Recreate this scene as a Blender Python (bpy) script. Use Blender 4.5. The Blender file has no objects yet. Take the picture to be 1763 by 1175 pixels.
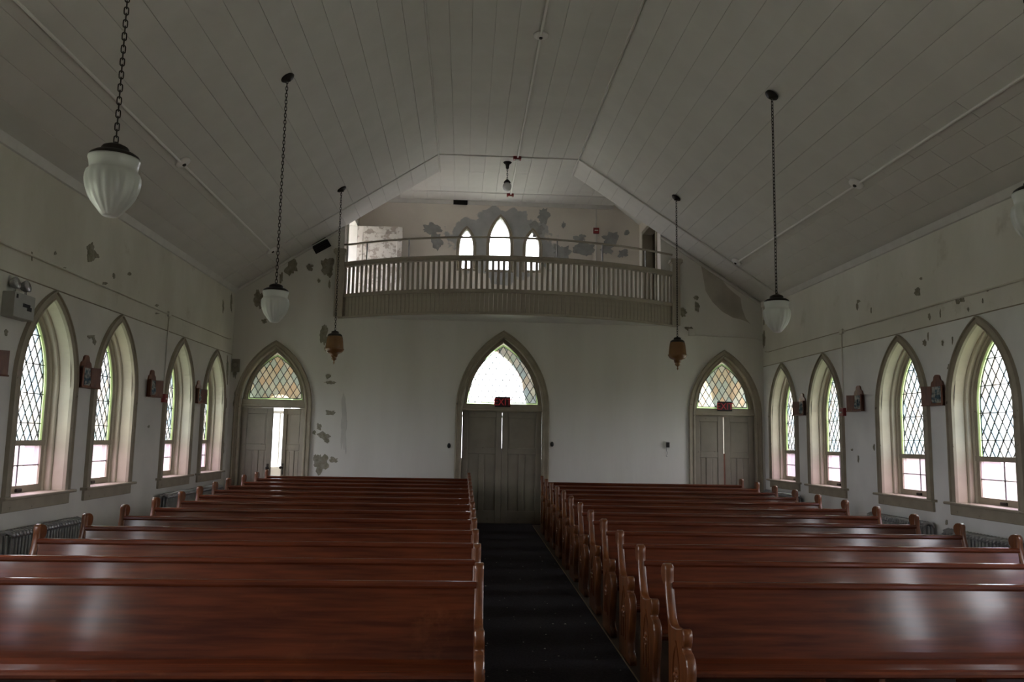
import bpy, math, random
from mathutils import Vector, Matrix, noise

# ------------------------------------------------------------------ camera (calibrated on the photograph, 1763 x 1175)
PW, PH, FPX = 1763.0, 1175.0, 1400.0
CAM = Vector((0.0, 0.0, 1.6))
_y, _p, _r = (math.radians(a) for a in (3.217, 7.001, 1.017))
_f = Vector((math.sin(_y) * math.cos(_p), math.cos(_y) * math.cos(_p), math.sin(_p)))
_r0 = Vector((math.cos(_y), -math.sin(_y), 0)); _u0 = _r0.cross(_f)
_rt = _r0 * math.cos(_r) + _u0 * math.sin(_r); _up = -_r0 * math.sin(_r) + _u0 * math.cos(_r)
sc = bpy.context.scene
cd = bpy.data.cameras.new('camera'); cam = bpy.data.objects.new('camera', cd); sc.collection.objects.link(cam)
cd.sensor_width = 36.0; cd.lens = FPX / PW * 36.0; cd.clip_start = 0.05; cd.clip_end = 400
M = Matrix.Identity(4)
for i in range(3):
    M[i][0], M[i][1], M[i][2], M[i][3] = _rt[i], _up[i], -_f[i], CAM[i]
cam.matrix_world = M
sc.camera = cam

# ------------------------------------------------------------------ sky, exposure
W = bpy.data.worlds.new('overcast_sky'); sc.world = W; W.use_nodes = True
bg = W.node_tree.nodes['Background']
# standard overcast sky: the zenith three times as bright as the horizon
_n = W.node_tree.nodes.new; _l = W.node_tree.links.new
_tc = _n('ShaderNodeTexCoord'); _sx = _n('ShaderNodeSeparateXYZ'); _mr = _n('ShaderNodeMapRange')
_mr.inputs[1].default_value = 0.0; _mr.inputs[2].default_value = 1.0; _mr.inputs[3].default_value = 1.0; _mr.inputs[4].default_value = 3.0
_l(_tc.outputs['Generated'], _sx.inputs[0]); _l(_sx.outputs[2], _mr.inputs[0])
_ml = _n('ShaderNodeMath'); _ml.operation = 'MULTIPLY'; _ml.inputs[1].default_value = SKY = 5.0
_l(_mr.outputs[0], _ml.inputs[0]); _l(_ml.outputs[0], bg.inputs[1])
bg.inputs[0].default_value = (0.96, 0.965, 1.04, 1)
sc.view_settings.view_transform = 'Standard'; sc.view_settings.look = 'None'
sc.view_settings.gamma = 1; sc.view_settings.use_curve_mapping = False
sc.view_settings.exposure = 1.45
cy = sc.cycles
cy.use_denoising = True
cy.max_bounces = 10; cy.diffuse_bounces = 6; cy.glossy_bounces = 4; cy.transmission_bounces = 6
cy.transparent_max_bounces = 24; cy.sample_clamp_indirect = 6.0; cy.caustics_reflective = False

def ray(x, y): return _f * FPX + _rt * (x - PW / 2) - _up * (y - PH / 2)
def onX(x, y, X): d = ray(x, y); return CAM + d * (X / d.x)
def onY(x, y, Y): d = ray(x, y); return CAM + d * (Y / d.y)
def onZ(x, y, Z): d = ray(x, y); return CAM + d * ((Z - CAM.z) / d.z)

# ------------------------------------------------------------------ the room's measures
XL, XR, YB, YF, YG = -4.54, 5.97, 15.98, -5.0, 18.0      # left, right, entrance wall, wall behind the camera, gallery wall
CX = 0.714
ZW, ZC = 4.44, 7.0                                       # wall top, flat of the ceiling
CRL, CRR = CX - 1.335, CX + 1.352                        # the two creases
KS = (ZC - ZW) / (CRL - XL)
SL = 0.0175                                              # the floor falls towards the altar
def fz(Y): return -SL * (YB - Y)
def roof(X):
    if X < CRL: return ZW + (X - XL) * (ZC - ZW) / (CRL - XL)
    if X > CRR: return ZW + (XR - X) * (ZC - ZW) / (XR - CRR)
    return ZC
GXL, GXR = -2.47, 3.89                                   # gallery room
col = sc.collection
rnd = random.Random(7)

# daylight enters only through the openings: portals steer the sampling of the sky there and emit nothing
def portal(loc, rot, w, h):
    l = bpy.data.lights.new('window_portal', 'AREA'); l.shape = 'RECTANGLE'; l.size = w; l.size_y = h
    l.cycles.is_portal = True
    o = bpy.data.objects.new('window_portal', l); o.location = loc; o.rotation_euler = rot; col.objects.link(o)

# ------------------------------------------------------------------ materials
MATS = {}
def mat(name, c1, c2=None, rough=0.7, scale=3.0, stretch=(1, 1, 1), detail=6, bump=0.0, bscale=40.0, lo=0.35, hi=0.65,
        metal=0.0, coat=0.0, spec=0.5, emit=None, wear=None, wscale=8.0, wlo=0.62, whi=0.68):
    m = bpy.data.materials.new(name); m.use_nodes = True; MATS[name] = m
    nt = m.node_tree; b = nt.nodes['Principled BSDF']; N = nt.nodes.new; L = nt.links.new
    b.inputs['Roughness'].default_value = rough; b.inputs['Metallic'].default_value = metal
    b.inputs['Coat Weight'].default_value = coat; b.inputs['Coat Roughness'].default_value = 0.12
    b.inputs['Specular IOR Level'].default_value = spec
    tc = N('ShaderNodeTexCoord'); mp = N('ShaderNodeMapping'); mp.inputs['Scale'].default_value = stretch
    L(tc.outputs['Object'], mp.inputs['Vector'])
    n = N('ShaderNodeTexNoise'); n.inputs['Scale'].default_value = scale; n.inputs['Detail'].default_value = detail
    L(mp.outputs[0], n.inputs['Vector'])
    r = N('ShaderNodeValToRGB'); r.color_ramp.elements[0].position = lo; r.color_ramp.elements[1].position = hi
    r.color_ramp.elements[0].color = (*c1, 1); r.color_ramp.elements[1].color = (*(c2 or c1), 1)
    L(n.outputs['Fac'], r.inputs[0]); out = r.outputs[0]
    if wear:
        n3 = N('ShaderNodeTexNoise'); n3.inputs['Scale'].default_value = wscale; n3.inputs['Detail'].default_value = 8
        n3.inputs['Roughness'].default_value = 0.65
        L(tc.outputs['Object'], n3.inputs['Vector'])
        mr = N('ShaderNodeMapRange'); mr.inputs[1].default_value = wlo; mr.inputs[2].default_value = whi
        L(n3.outputs['Fac'], mr.inputs[0])
        mx = N('ShaderNodeMix'); mx.data_type = 'RGBA'; mx.inputs[7].default_value = (*wear, 1)
        L(mr.outputs[0], mx.inputs[0]); L(out, mx.inputs[6]); out = mx.outputs[2]
    L(out, b.inputs['Base Color'])
    if bump:
        n2 = N('ShaderNodeTexNoise'); n2.inputs['Scale'].default_value = bscale; n2.inputs['Detail'].default_value = 4
        L(mp.outputs[0], n2.inputs['Vector'])
        bp = N('ShaderNodeBump'); bp.inputs['Strength'].default_value = bump; bp.inputs['Distance'].default_value = 0.01
        L(n2.outputs['Fac'], bp.inputs['Height']); L(bp.outputs[0], b.inputs['Normal'])
    if emit:
        b.inputs['Emission Color'].default_value = (*emit[0], 1); b.inputs['Emission Strength'].default_value = emit[1]
    return m
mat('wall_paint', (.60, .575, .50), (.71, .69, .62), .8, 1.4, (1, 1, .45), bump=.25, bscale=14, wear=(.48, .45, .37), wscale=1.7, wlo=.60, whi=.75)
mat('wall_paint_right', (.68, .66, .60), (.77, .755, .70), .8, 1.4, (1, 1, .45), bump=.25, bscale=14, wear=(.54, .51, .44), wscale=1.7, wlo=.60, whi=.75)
mat('back_paint', (.70, .685, .64), (.77, .76, .72), .75, 1.1, (1.4, 1, .25), bump=.2, bscale=10)
mat('ceiling_paint', (.66, .645, .62), (.71, .695, .67), .7, 2.0, bump=.1, bscale=30)
mat('groove', (.50, .48, .46), rough=.9)
mat('trim_paint', (.30, .265, .20), (.37, .325, .25), .55, 4, wear=(.14, .12, .09), wscale=9, wlo=.66, whi=.7)
mat('reveal_paint', (.52, .47, .37), (.58, .53, .42), .55, 4)
mat('door_paint', (.22, .195, .155), (.27, .24, .19), .6, 3, wear=(.12, .10, .08), wscale=6, wlo=.66, whi=.72)
mat('rail_paint', (.37, .335, .27), (.43, .39, .32), .6, 5)
mat('white_paint', (.64, .625, .60), (.70, .685, .66), .6, 5)
mat('pew_wood', (.055, .011, .0035), (.115, .026, .008), .45, 3.0, (.6, 9, 9), bump=.03, bscale=6, coat=.6, spec=.1, wear=(.15, .045, .014), wscale=2.5, wlo=.6, whi=.8)
mat('end_wood', (.085, .025, .006), (.16, .052, .014), .36, 3.0, (9, 9, .8), bump=.08, bscale=5, coat=.25, spec=.5)
mat('plaque_wood', (.11, .035, .018), (.19, .07, .034), .45, 5, (4, 4, 1))
mat('floor_wood', (.035, .02, .013), (.06, .035, .02), .5, 4, (6, .6, 1))
mat('carpet', (.030, .028, .033), (.048, .045, .052), 1.0, 60, detail=2, bump=.6, bscale=300, spec=.1)
mat('brass', (.25, .19, .09), (.33, .25, .13), .4, 20, metal=.7)
mat('iron', (.018, .015, .013), (.035, .028, .022), .5, 15, metal=.5)
mat('silver_paint', (.30, .30, .31), (.42, .42, .43), .34, 8, metal=.8)
mat('opal_glass', (.55, .57, .55), (.61, .63, .62), .32, 2, spec=.5, coat=.12)
mat('amber_glass', (.20, .10, .04), (.27, .14, .06), .25, 3, spec=.6, coat=.3)
mat('clear_globe', (.55, .56, .57), (.62, .63, .64), .15, 3, coat=.3)
mat('plaster', (.22, .205, .15), (.33, .31, .25), .95, 16, bump=.5, bscale=30)
mat('grey_plaster', (.29, .29, .28), (.38, .38, .37), .95, 6, bump=.5, bscale=20)
mat('stain', (.40, .37, .32), (.52, .49, .43), .9, 2.2)
mat('soot', (.53, .52, .49), (.62, .61, .57), .9, 3)
mat('conduit_white', (.88, .87, .85), rough=.5)
mat('flake', (.55, .53, .46), (.62, .60, .53), .85, 10)
mat('dark', (.010, .010, .011), rough=.6)
mat('lead', (.03, .032, .035), rough=.5, metal=.3)
mat('alarm_red', (.20, .012, .015), (.24, .016, .018), .4, 4)
mat('grey_enamel', (.33, .33, .30), (.38, .38, .35), .45, 6)
mat('chrome', (.5, .5, .5), rough=.2, metal=1.0)
mat('lens', (.35, .36, .36), (.5, .5, .5), .15, 60, metal=.5)
mat('exit_letters', (.16, .018, .022), rough=.5, emit=((.9, .06, .07), .04))
mat('grass', (.13, .14, .09), (.19, .20, .14), 1.0, 8)
mat('siding', (.15, .145, .135), (.19, .185, .175), .9, 4)

def glass(name, cols, trans=.93, dens=1.0):
    """thin tinted cathedral glass; every pane draws its own tint"""
    m = bpy.data.materials.new(name); m.use_nodes = True; MATS[name] = m
    nt = m.node_tree; nt.nodes.clear(); N = nt.nodes.new; L = nt.links.new
    out = N('ShaderNodeOutputMaterial'); oi = N('ShaderNodeObjectInfo'); r = N('ShaderNodeValToRGB')
    r.color_ramp.interpolation = 'CONSTANT'
    els = r.color_ramp.elements
    while len(els) < len(cols): els.new(.5)
    for i, c in enumerate(cols):
        els[i].position = i / len(cols); els[i].color = (*(math.sqrt(q) * dens for q in c), 1)
    L(oi.outputs['Random'], r.inputs[0])
    tr = N('ShaderNodeBsdfTransparent'); tl = N('ShaderNodeBsdfTranslucent'); gl = N('ShaderNodeBsdfGlossy')
    gl.inputs['Roughness'].default_value = .15
    L(r.outputs[0], tr.inputs[0]); L(r.outputs[0], tl.inputs[0])
    m1 = N('ShaderNodeMixShader'); m1.inputs[0].default_value = trans
    L(tl.outputs[0], m1.inputs[1]); L(tr.outputs[0], m1.inputs[2])
    m2 = N('ShaderNodeMixShader'); m2.inputs[0].default_value = .05
    L(m1.outputs[0], m2.inputs[1]); L(gl.outputs[0], m2.inputs[2])
    L(m2.outputs[0], out.inputs[0])
    return m
glass('pale_glass', [(.97, .96, .94), (.70, .86, .95), (.94, .93, .86), (.76, .90, .86), (.96, .86, .74), (.97, .96, .95), (.70, .84, .90), (.90, .93, .84)], dens=.74)
glass('warm_glass', [(.90, .94, .86), (.95, .82, .62), (.72, .88, .82), (.93, .87, .70), (.70, .86, .84), (.96, .76, .55)], dens=.9)
glass('pink_glass', [(.86, .66, .75), (.84, .64, .77), (.88, .70, .75)], .85, .62)
glass('green_glass', [(.16, .34, .08), (.22, .42, .11)], .6, .8)
glass('clear_glass', [(.97, .98, .98)], .95)

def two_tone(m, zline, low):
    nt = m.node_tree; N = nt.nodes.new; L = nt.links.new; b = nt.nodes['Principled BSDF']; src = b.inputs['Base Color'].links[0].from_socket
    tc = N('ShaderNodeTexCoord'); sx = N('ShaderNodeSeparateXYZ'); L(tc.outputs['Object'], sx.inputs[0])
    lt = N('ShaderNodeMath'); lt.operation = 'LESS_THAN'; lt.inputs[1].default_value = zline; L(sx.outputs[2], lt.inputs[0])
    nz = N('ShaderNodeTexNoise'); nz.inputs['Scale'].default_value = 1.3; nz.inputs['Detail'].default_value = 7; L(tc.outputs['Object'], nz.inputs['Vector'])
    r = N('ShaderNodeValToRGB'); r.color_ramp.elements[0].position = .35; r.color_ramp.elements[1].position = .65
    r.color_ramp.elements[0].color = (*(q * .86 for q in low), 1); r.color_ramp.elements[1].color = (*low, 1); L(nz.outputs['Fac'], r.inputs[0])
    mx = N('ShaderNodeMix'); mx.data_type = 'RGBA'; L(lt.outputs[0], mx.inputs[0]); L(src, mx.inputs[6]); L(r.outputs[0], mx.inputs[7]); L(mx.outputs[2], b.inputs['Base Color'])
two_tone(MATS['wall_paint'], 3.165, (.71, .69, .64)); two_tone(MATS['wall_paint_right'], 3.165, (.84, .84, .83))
# ------------------------------------------------------------------ mesh helpers
class MB:
    def __init__(s): s.v = []; s.f = []
    def add(s, vs, fs):
        n = len(s.v); s.v += [tuple(v) for v in vs]; s.f += [tuple(i + n for i in f) for f in fs]; return s
    def box(s, x0, x1, y0, y1, z0, z1, T=None):
        vs = [(x, y, z) for x in (x0, x1) for y in (y0, y1) for z in (z0, z1)]
        if T: vs = [T @ Vector(v) for v in vs]
        return s.add(vs, [(0, 1, 3, 2), (4, 6, 7, 5), (0, 4, 5, 1), (2, 3, 7, 6), (0, 2, 6, 4), (1, 5, 7, 3)])
    def bbox(s, x0, x1, y0, y1, z0, z1, b, T=None):
        """box with chamfered edges along its longest run"""
        L = (x1 - x0, y1 - y0, z1 - z0); a = L.index(max(L))
        def ring(u0, u1, w0, w1): return [(u0 + b, w0), (u1 - b, w0), (u1, w0 + b), (u1, w1 - b), (u1 - b, w1), (u0 + b, w1), (u0, w1 - b), (u0, w0 + b)]
        if a == 0: r = ring(y0, y1, z0, z1); vs = [(x, p, q) for x in (x0, x1) for p, q in r]
        elif a == 1: r = ring(x0, x1, z0, z1); vs = [(p, y, q) for y in (y0, y1) for p, q in r]
        else: r = ring(x0, x1, y0, y1); vs = [(p, q, z) for z in (z0, z1) for p, q in r]
        if T: vs = [T @ Vector(v) for v in vs]
        fl = a == 1
        fs = [(i, (i + 1) % 8, 8 + (i + 1) % 8, 8 + i) for i in range(8)] + [tuple(range(7, -1, -1)), tuple(range(8, 16))]
        if fl: fs = [f[::-1] for f in fs]
        return s.add(vs, fs)
    def prism(s, poly, fn, d0, d1):
        """poly of (a, b); fn(a, b, d) gives the point"""
        n = len(poly)
        vs = [fn(a, b, d0) for a, b in poly] + [fn(a, b, d1) for a, b in poly]
        return s.add(vs, [tuple(range(n))[::-1], tuple(range(n, 2 * n))] + [(i, (i + 1) % n, n + (i + 1) % n, n + i) for i in range(n)])
    def tube(s, path, r, n=8, cap=True):
        P = [Vector(p) for p in path]; rings = []
        for i, p in enumerate(P):
            t = (P[min(i + 1, len(P) - 1)] - P[max(i - 1, 0)]).normalized()
            a = Vector((0, 0, 1)) if abs(t.z) < .9 else Vector((1, 0, 0))
            u = t.cross(a).normalized(); w = t.cross(u)
            rr = r[i] if isinstance(r, (list, tuple)) else r
            rings.append([p + (u * math.cos(2 * math.pi * k / n) + w * math.sin(2 * math.pi * k / n)) * rr for k in range(n)])
        vs = [v for g in rings for v in g]; fs = []
        for i in range(len(P) - 1):
            for k in range(n):
                fs.append((i * n + k, i * n + (k + 1) % n, (i + 1) * n + (k + 1) % n, (i + 1) * n + k))
        if cap: fs += [tuple(range(n))[::-1], tuple((len(P) - 1) * n + k for k in range(n))]
        return s.add(vs, fs)
    def lathe(s, prof, n=24, mod=None, T=None):
        vs = []; fs = []
        for j, (r, z) in enumerate(prof):
            for k in range(n):
                a = 2 * math.pi * k / n; q = r * (mod(a, z, j) if mod else 1)
                vs.append((q * math.cos(a), q * math.sin(a), z))
        for j in range(len(prof) - 1):
            for k in range(n):
                fs.append((j * n + k, j * n + (k + 1) % n, (j + 1) * n + (k + 1) % n, (j + 1) * n + k))
        fs += [tuple(range(n))[::-1], tuple((len(prof) - 1) * n + k for k in range(n))]
        if T: vs = [T @ Vector(v) for v in vs]
        return s.add(vs, fs)
    def sweep(s, rings, closed_ring=False):
        """rings: list of point lists of equal length, bridged one to the next"""
        n = len(rings[0]); vs = [p for g in rings for p in g]; fs = []
        for i in range(len(rings) - 1):
            for k in range(n if closed_ring else n - 1):
                fs.append((i * n + k, i * n + (k + 1) % n, (i + 1) * n + (k + 1) % n, (i + 1) * n + k))
        return s.add(vs, fs)
    def mesh(s, name, m, smooth=False):
        me = bpy.data.meshes.new(name); me.from_pydata(s.v, [], s.f); me.update()
        if m: me.materials.append(MATS[m])
        if smooth:
            for p in me.polygons: p.use_smooth = True
        return me
    def build(s, name, m, parent=None, loc=None, smooth=False):
        return place(name, s.mesh(name, m, smooth), parent, loc)
def place(name, me, parent=None, loc=None, rot=None):
    o = bpy.data.objects.new(name, me); col.objects.link(o)
    if parent: o.parent = parent
    if loc is not None: o.location = loc
    if rot is not None: o.rotation_euler = rot
    return o
def tag(o, label, cat, group=None, kind=None):
    o['label'] = label; o['category'] = cat
    if group: o['group'] = group
    if kind: o['kind'] = kind
    return o
def thing(name, loc, label, cat, group=None, kind=None, rz=0.0):
    o = bpy.data.objects.new(name, None); col.objects.link(o); o.empty_display_size = .1
    o.location = loc; o.rotation_euler = (0, 0, rz)
    return tag(o, label, cat, group, kind)
def structure(o, label, cat): return tag(o, label, cat, kind='structure')
def copy_tree(o, parent=None):
    c = o.copy(); col.objects.link(c); c.parent = parent
    for ch in KIDS.get(o.name, []):
        copy_tree(ch, c)
    return c
KIDS = {}
def index_kids():
    KIDS.clear()
    for o in col.objects:
        if o.parent: KIDS.setdefault(o.parent.name, []).append(o)

# pointed arch: outline from the right foot over the apex to the left foot
def arch(hw, zb, zs, za, n=14):
    h = za - zs; R = (hw * hw + h * h) / (2 * hw); a = math.atan2(h, R - hw) if R > hw else math.pi / 2
    pts = [(hw, zb)]
    for i in range(n + 1):
        t = a * i / n; pts.append((hw - R + R * math.cos(t), zs + R * math.sin(t)))
    return pts + [(-x, z) for x, z in pts[-2::-1]]
def arch_z(x, hw, zs, za):
    h = za - zs; R = (hw * hw + h * h) / (2 * hw); return zs + math.sqrt(max(0, R * R - (abs(x) + R - hw) ** 2))
def clip(poly, cv):
    """polygon poly clipped by the convex polygon cv (counter-clockwise)"""
    out = poly
    for i in range(len(cv)):
        a, b = cv[i], cv[(i + 1) % len(cv)]; src, out = out, []
        if abs(a[0] - b[0]) + abs(a[1] - b[1]) < 1e-9: out = src; continue
        side = lambda p: (b[0] - a[0]) * (p[1] - a[1]) - (b[1] - a[1]) * (p[0] - a[0])
        for k in range(len(src)):
            p, q = src[k], src[(k + 1) % len(src)]; sp, sq = side(p), side(q)
            if sp >= 0: out.append(p)
            if (sp > 0 and sq < 0) or (sp < 0 and sq > 0):
                t = sp / (sp - sq); out.append((p[0] + (q[0] - p[0]) * t, p[1] + (q[1] - p[1]) * t))
        if len(out) < 3: return []
    return out
def area(p): return abs(sum(p[i][0] * p[(i + 1) % len(p)][1] - p[(i + 1) % len(p)][0] * p[i][1] for i in range(len(p)))) / 2
def clip_line(p, q, cv):
    t0, t1 = 0.0, 1.0; d = (q[0] - p[0], q[1] - p[1])
    for i in range(len(cv)):
        a, b = cv[i], cv[(i + 1) % len(cv)]; nx, nz = -(b[1] - a[1]), b[0] - a[0]
        den = nx * d[0] + nz * d[1]; num = nx * (p[0] - a[0]) + nz * (p[1] - a[1])
        if abs(den) < 1e-12:
            if num < 0: return None
        elif den > 0: t0 = max(t0, -num / den)
        else: t1 = min(t1, -num / den)
    if t1 - t0 < 1e-4: return None
    return (p[0] + d[0] * t0, p[1] + d[1] * t0), (p[0] + d[0] * t1, p[1] + d[1] * t1)

XZ = lambda a, b, d: (a, d, b)

def leaded(root, hw, zb, zs, za, depth, border, gmat, dw=.140, dh=.2166, zref=1.70, bars=(), bottom_border=False):
    """leaded light of loose diamond panes with a green border, in the plane y = depth"""
    o = arch(hw, zb, zs, za, 12); inn = arch(hw - border, zb + (border if bottom_border else 0), zs, za - border * 1.25, 12)
    if bottom_border:
        ring = MB().sweep([[(x, depth, z) for x, z in o + [o[0]]], [(x, depth, z) for x, z in inn + [inn[0]]]])
    else:
        ring = MB().sweep([[(x, depth, z) for x, z in o], [(x, depth, z) for x, z in inn]])
    ring.build('border_glass', 'green_glass', root)
    # the arch outline is clockwise-free: right foot, apex, left foot is counter-clockwise
    cv = inn
    n = 0
    full = None
    i0 = int(hw / (dw / 2)) + 2
    for j in range(int((zb - zref) / (dh / 2)) - 2, int((za - zref) / (dh / 2)) + 3):
        for i in range(-i0, i0 + 1):
            if (i + j) % 2 == 0: continue
            cx, cz = i * dw / 2, zref + j * dh / 2; g = .004
            d = [(cx + dw / 2 - g, cz), (cx, cz + dh / 2 - g * 1.5), (cx - dw / 2 + g, cz), (cx, cz - dh / 2 + g * 1.5)]
            c = clip(d, cv)
            if len(c) < 3 or area(c) < .0006: continue
            mx = sum(p[0] for p in c) / len(c); mz = sum(p[1] for p in c) / len(c)
            if abs(area(c) - area(d)) < 1e-6:
                if full is None:
                    full = MB().prism([(x - cx, z - cz) for x, z in d], XZ, -.0015, .0015).mesh('pane', gmat)
                place('pane', full, root, (cx, depth, cz))
            else:
                MB().prism([(x - mx, z - mz) for x, z in c], XZ, -.0015, .0015).build('pane', gmat, root, (mx, depth, mz))
    lead = MB()
    def strip(p, q, w=.0056, dd=.006):
        dx, dz = q[0] - p[0], q[1] - p[1]; l = math.hypot(dx, dz); nx, nz = -dz / l * w, dx / l * w
        lead.prism([(p[0] + nx, p[1] + nz), (p[0] - nx, p[1] - nz), (q[0] - nx, q[1] - nz), (q[0] + nx, q[1] + nz)], XZ, depth - dd, depth + dd)
    for k in range(-60, 61):
        for sg in (1, -1):
            # lines through the nodes (u = i*dw/2, z = zref + j*dh/2), i + j even
            p = (k * dw - 20 * dw * sg, zref - 20 * dh); q = (k * dw + 20 * dw * sg, zref + 20 * dh)
            c = clip_line(p, q, cv)
            if c: strip(*c)
    for a, b in zip(inn[:-1], inn[1:]): strip(a, b, .006)
    if bottom_border: strip(inn[0], inn[-1], .006)
    lead.build('lead_came', 'lead', root)
    for zc in bars:
        w = hw - border * .5
        if zc > zs: 
            while w > .02 and arch_z(w, hw - border * .5, zs, za) < zc: w -= .01
        MB().box(-w, w, depth - .012, depth - .002, zc - .005, zc + .005).build('saddle_bar', 'lead', root)

# ------------------------------------------------------------------ structure: floor, walls, ceiling
def plane_floor(name, x0, x1, y0, y1, z, m, label):
    return structure(MB().box(x0, x1, y0, y1, z - .1, z).build(name, m), label, 'floor')
fb = MB()
fb.add([(XL - .3, YF, fz(YF)), (XR + .3, YF, fz(YF)), (XR + .3, YB + .3, fz(YB + .3) * 0), (XL - .3, YB + .3, 0),
        (XL - .3, YF, fz(YF) - .2), (XR + .3, YF, fz(YF) - .2), (XR + .3, YB + .3, -.2), (XL - .3, YB + .3, -.2)],
       [(0, 1, 2, 3), (7, 6, 5, 4), (0, 4, 5, 1), (1, 5, 6, 2), (2, 6, 7, 3), (3, 7, 4, 0)])
structure(fb.build('floor', 'floor_wood'), 'dark wooden floor falling gently towards the altar under the pews', 'floor')
plane_floor('floor_vestibule', XL - .3, XR + .3, YB + .3, YG + .3, 0, 'floor_wood', 'dark floor of the vestibule behind the entrance doors')

WIN_Y = [14.98, 13.2, 10.82, 9.08, 5.60, 3.86, 1.50, -.25]
WHW, WZB, WZS, WZA = .555, .95, 2.10, 3.05              # opening in the plaster
def side_wall(name, X, sgn, label):
    mb = MB()
    ys = sorted(WIN_Y)
    for dep in (0, .34):
        x = X + sgn * dep
        def quad(a, b, z0a, z0b, z1a, z1b):
            mb.add([(x, a, z0a), (x, b, z0b), (x, b, z1b), (x, a, z1a)], [(0, 1, 2, 3)])
        cur = YF
        for yc in ys:
            quad(cur, yc - WHW, -.5, -.5, ZW + .05, ZW + .05)
            quad(yc - WHW, yc + WHW, -.5, -.5, WZB, WZB)
            n = 20
            for i in range(n):
                u0, u1 = -WHW + 2 * WHW * i / n, -WHW + 2 * WHW * (i + 1) / n
                quad(yc + u0, yc + u1, arch_z(u0, WHW, WZS, WZA), arch_z(u1, WHW, WZS, WZA), ZW + .05, ZW + .05)
            cur = yc + WHW
        quad(cur, YG + .3, -.5, -.5, ZW + .05, ZW + .05)
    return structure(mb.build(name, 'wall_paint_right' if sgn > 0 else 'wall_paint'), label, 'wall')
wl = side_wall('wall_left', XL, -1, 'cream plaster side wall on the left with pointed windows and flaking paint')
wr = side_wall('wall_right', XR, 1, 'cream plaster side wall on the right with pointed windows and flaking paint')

# entrance wall with three pointed doorways and the gallery opening above
DOORS = [(-3.70, .61, 2.2, 3.32), (.737, .785, 2.2, 3.62), (5.175, .61, 2.2, 3.345)]
GZ = 4.05                                                # gallery floor
bw = MB()
def bquad(y, a, b, z0a, z0b, z1a, z1b): bw.add([(a, y, z0a), (b, y, z0b), (b, y, z1b), (a, y, z1a)], [(0, 1, 2, 3)])
def top(x): return roof(x) + .02 if (x <= GXL or x >= GXR) else GZ
for y in (YB, YB + .22):
    cur = XL - .3 * (y > YB)
    stops = []
    for xc, hw, zs, za in DOORS:
        stops += [(xc - hw, xc + hw, xc, hw, zs, za)]
    def span(a, b, zf):
        cuts = [a] + [c for c in (GXL, GXR) if a < c < b] + [b]
        for p, q in zip(cuts[:-1], cuts[1:]):
            m_ = (p + q) / 2
            if m_ < GXL or m_ > GXR: bquad(y, p, q, zf(p), zf(q), roof(p) + .14, roof(q) + .14)
            else: bquad(y, p, q, zf(p), zf(q), GZ, GZ)
    for a, b, xc, hw, zs, za in stops:
        span(cur, a, lambda x: -.2)
        n = 24
        for i in range(n):
            p, q = a + (b - a) * i / n, a + (b - a) * (i + 1) / n
            span(p, q, lambda x: arch_z(x - xc, hw, zs, za))
        cur = b
    span(cur, XR + .3 * (y > YB), lambda x: -.2)
wb = structure(bw.build('wall_back', 'back_paint'), 'pale entrance wall with three pointed doorways below the gallery', 'wall')
structure(MB().box(XL - .3, XR + .3, YF - .2, YF, -.6, 7.2).build('wall_front', 'wall_paint'), 'plain wall closing the altar end behind the viewer', 'wall')

# ceiling: backing sheet with single boards below it
ce = MB()
prof = [(XL - .35, ZW - .2), (XL, ZW), (CRL, ZC), (CRR, ZC), (XR, ZW), (XR + .35, ZW - .2)]
ce.sweep([[(x, YF - .2, z + .05) for x, z in prof], [(x, YB + .006, z + .05) for x, z in prof]])
ce.sweep([[(x, YF - .2, z + .13) for x, z in prof], [(x, YB + .006, z + .13) for x, z in prof]])
ceil = structure(ce.build('ceiling', 'groove'), 'pale boarded ceiling of two slopes and a flat centre', 'ceiling')
BWD = .3048
def board_mesh(w, l, t=.02):
    return MB().bbox(-w / 2 + .0015, w / 2 - .0015, 0, l, -t, 0, .0025).mesh('ceiling_board', 'ceiling_paint')
def lay(xa, za, xb, zb, split_rows=()):
    """boards between two creases, first board at a"""
    d = Vector((xb - xa, 0, zb - za)); L_ = d.length; d.normalize(); n = round(L_ / BWD); w = L_ / n
    ang = math.atan2(-d.z, d.x)
    me = board_mesh(w, YB - YF)
    short = board_mesh(w, .604)
    up = Vector((-d.z, 0, d.x));  up = up if up.z > 0 else -up
    for i in range(n):
        c = Vector((xa, 0, za)) + d * (w * (i + .5)) + up * .02 + up * rnd.uniform(-.0015, .0015)
        if i in split_rows:
            y = 6.8 + (.3 if i % 2 else 0)
            a = board_mesh(w, y - YF); place('ceiling_board', a, ceil, (c.x, YF, c.z), (0, ang, 0))
            for k in range(10):
                place('ceiling_board', short, ceil, (c.x, y + k * .61, c.z + rnd.uniform(-.001, .001)), (0, ang, 0))
            y += 6.1
            place('ceiling_board', board_mesh(w, YB - y), ceil, (c.x, y, c.z), (0, ang, 0))
        else:
            place('ceiling_board', me, ceil, (c.x, YF, c.z), (0, ang, 0))
lay(XL, ZW, CRL, ZC); lay(CRL, ZC, CRR, ZC); lay(XR, ZW, CRR, ZC, (1, 2, 3))
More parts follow.
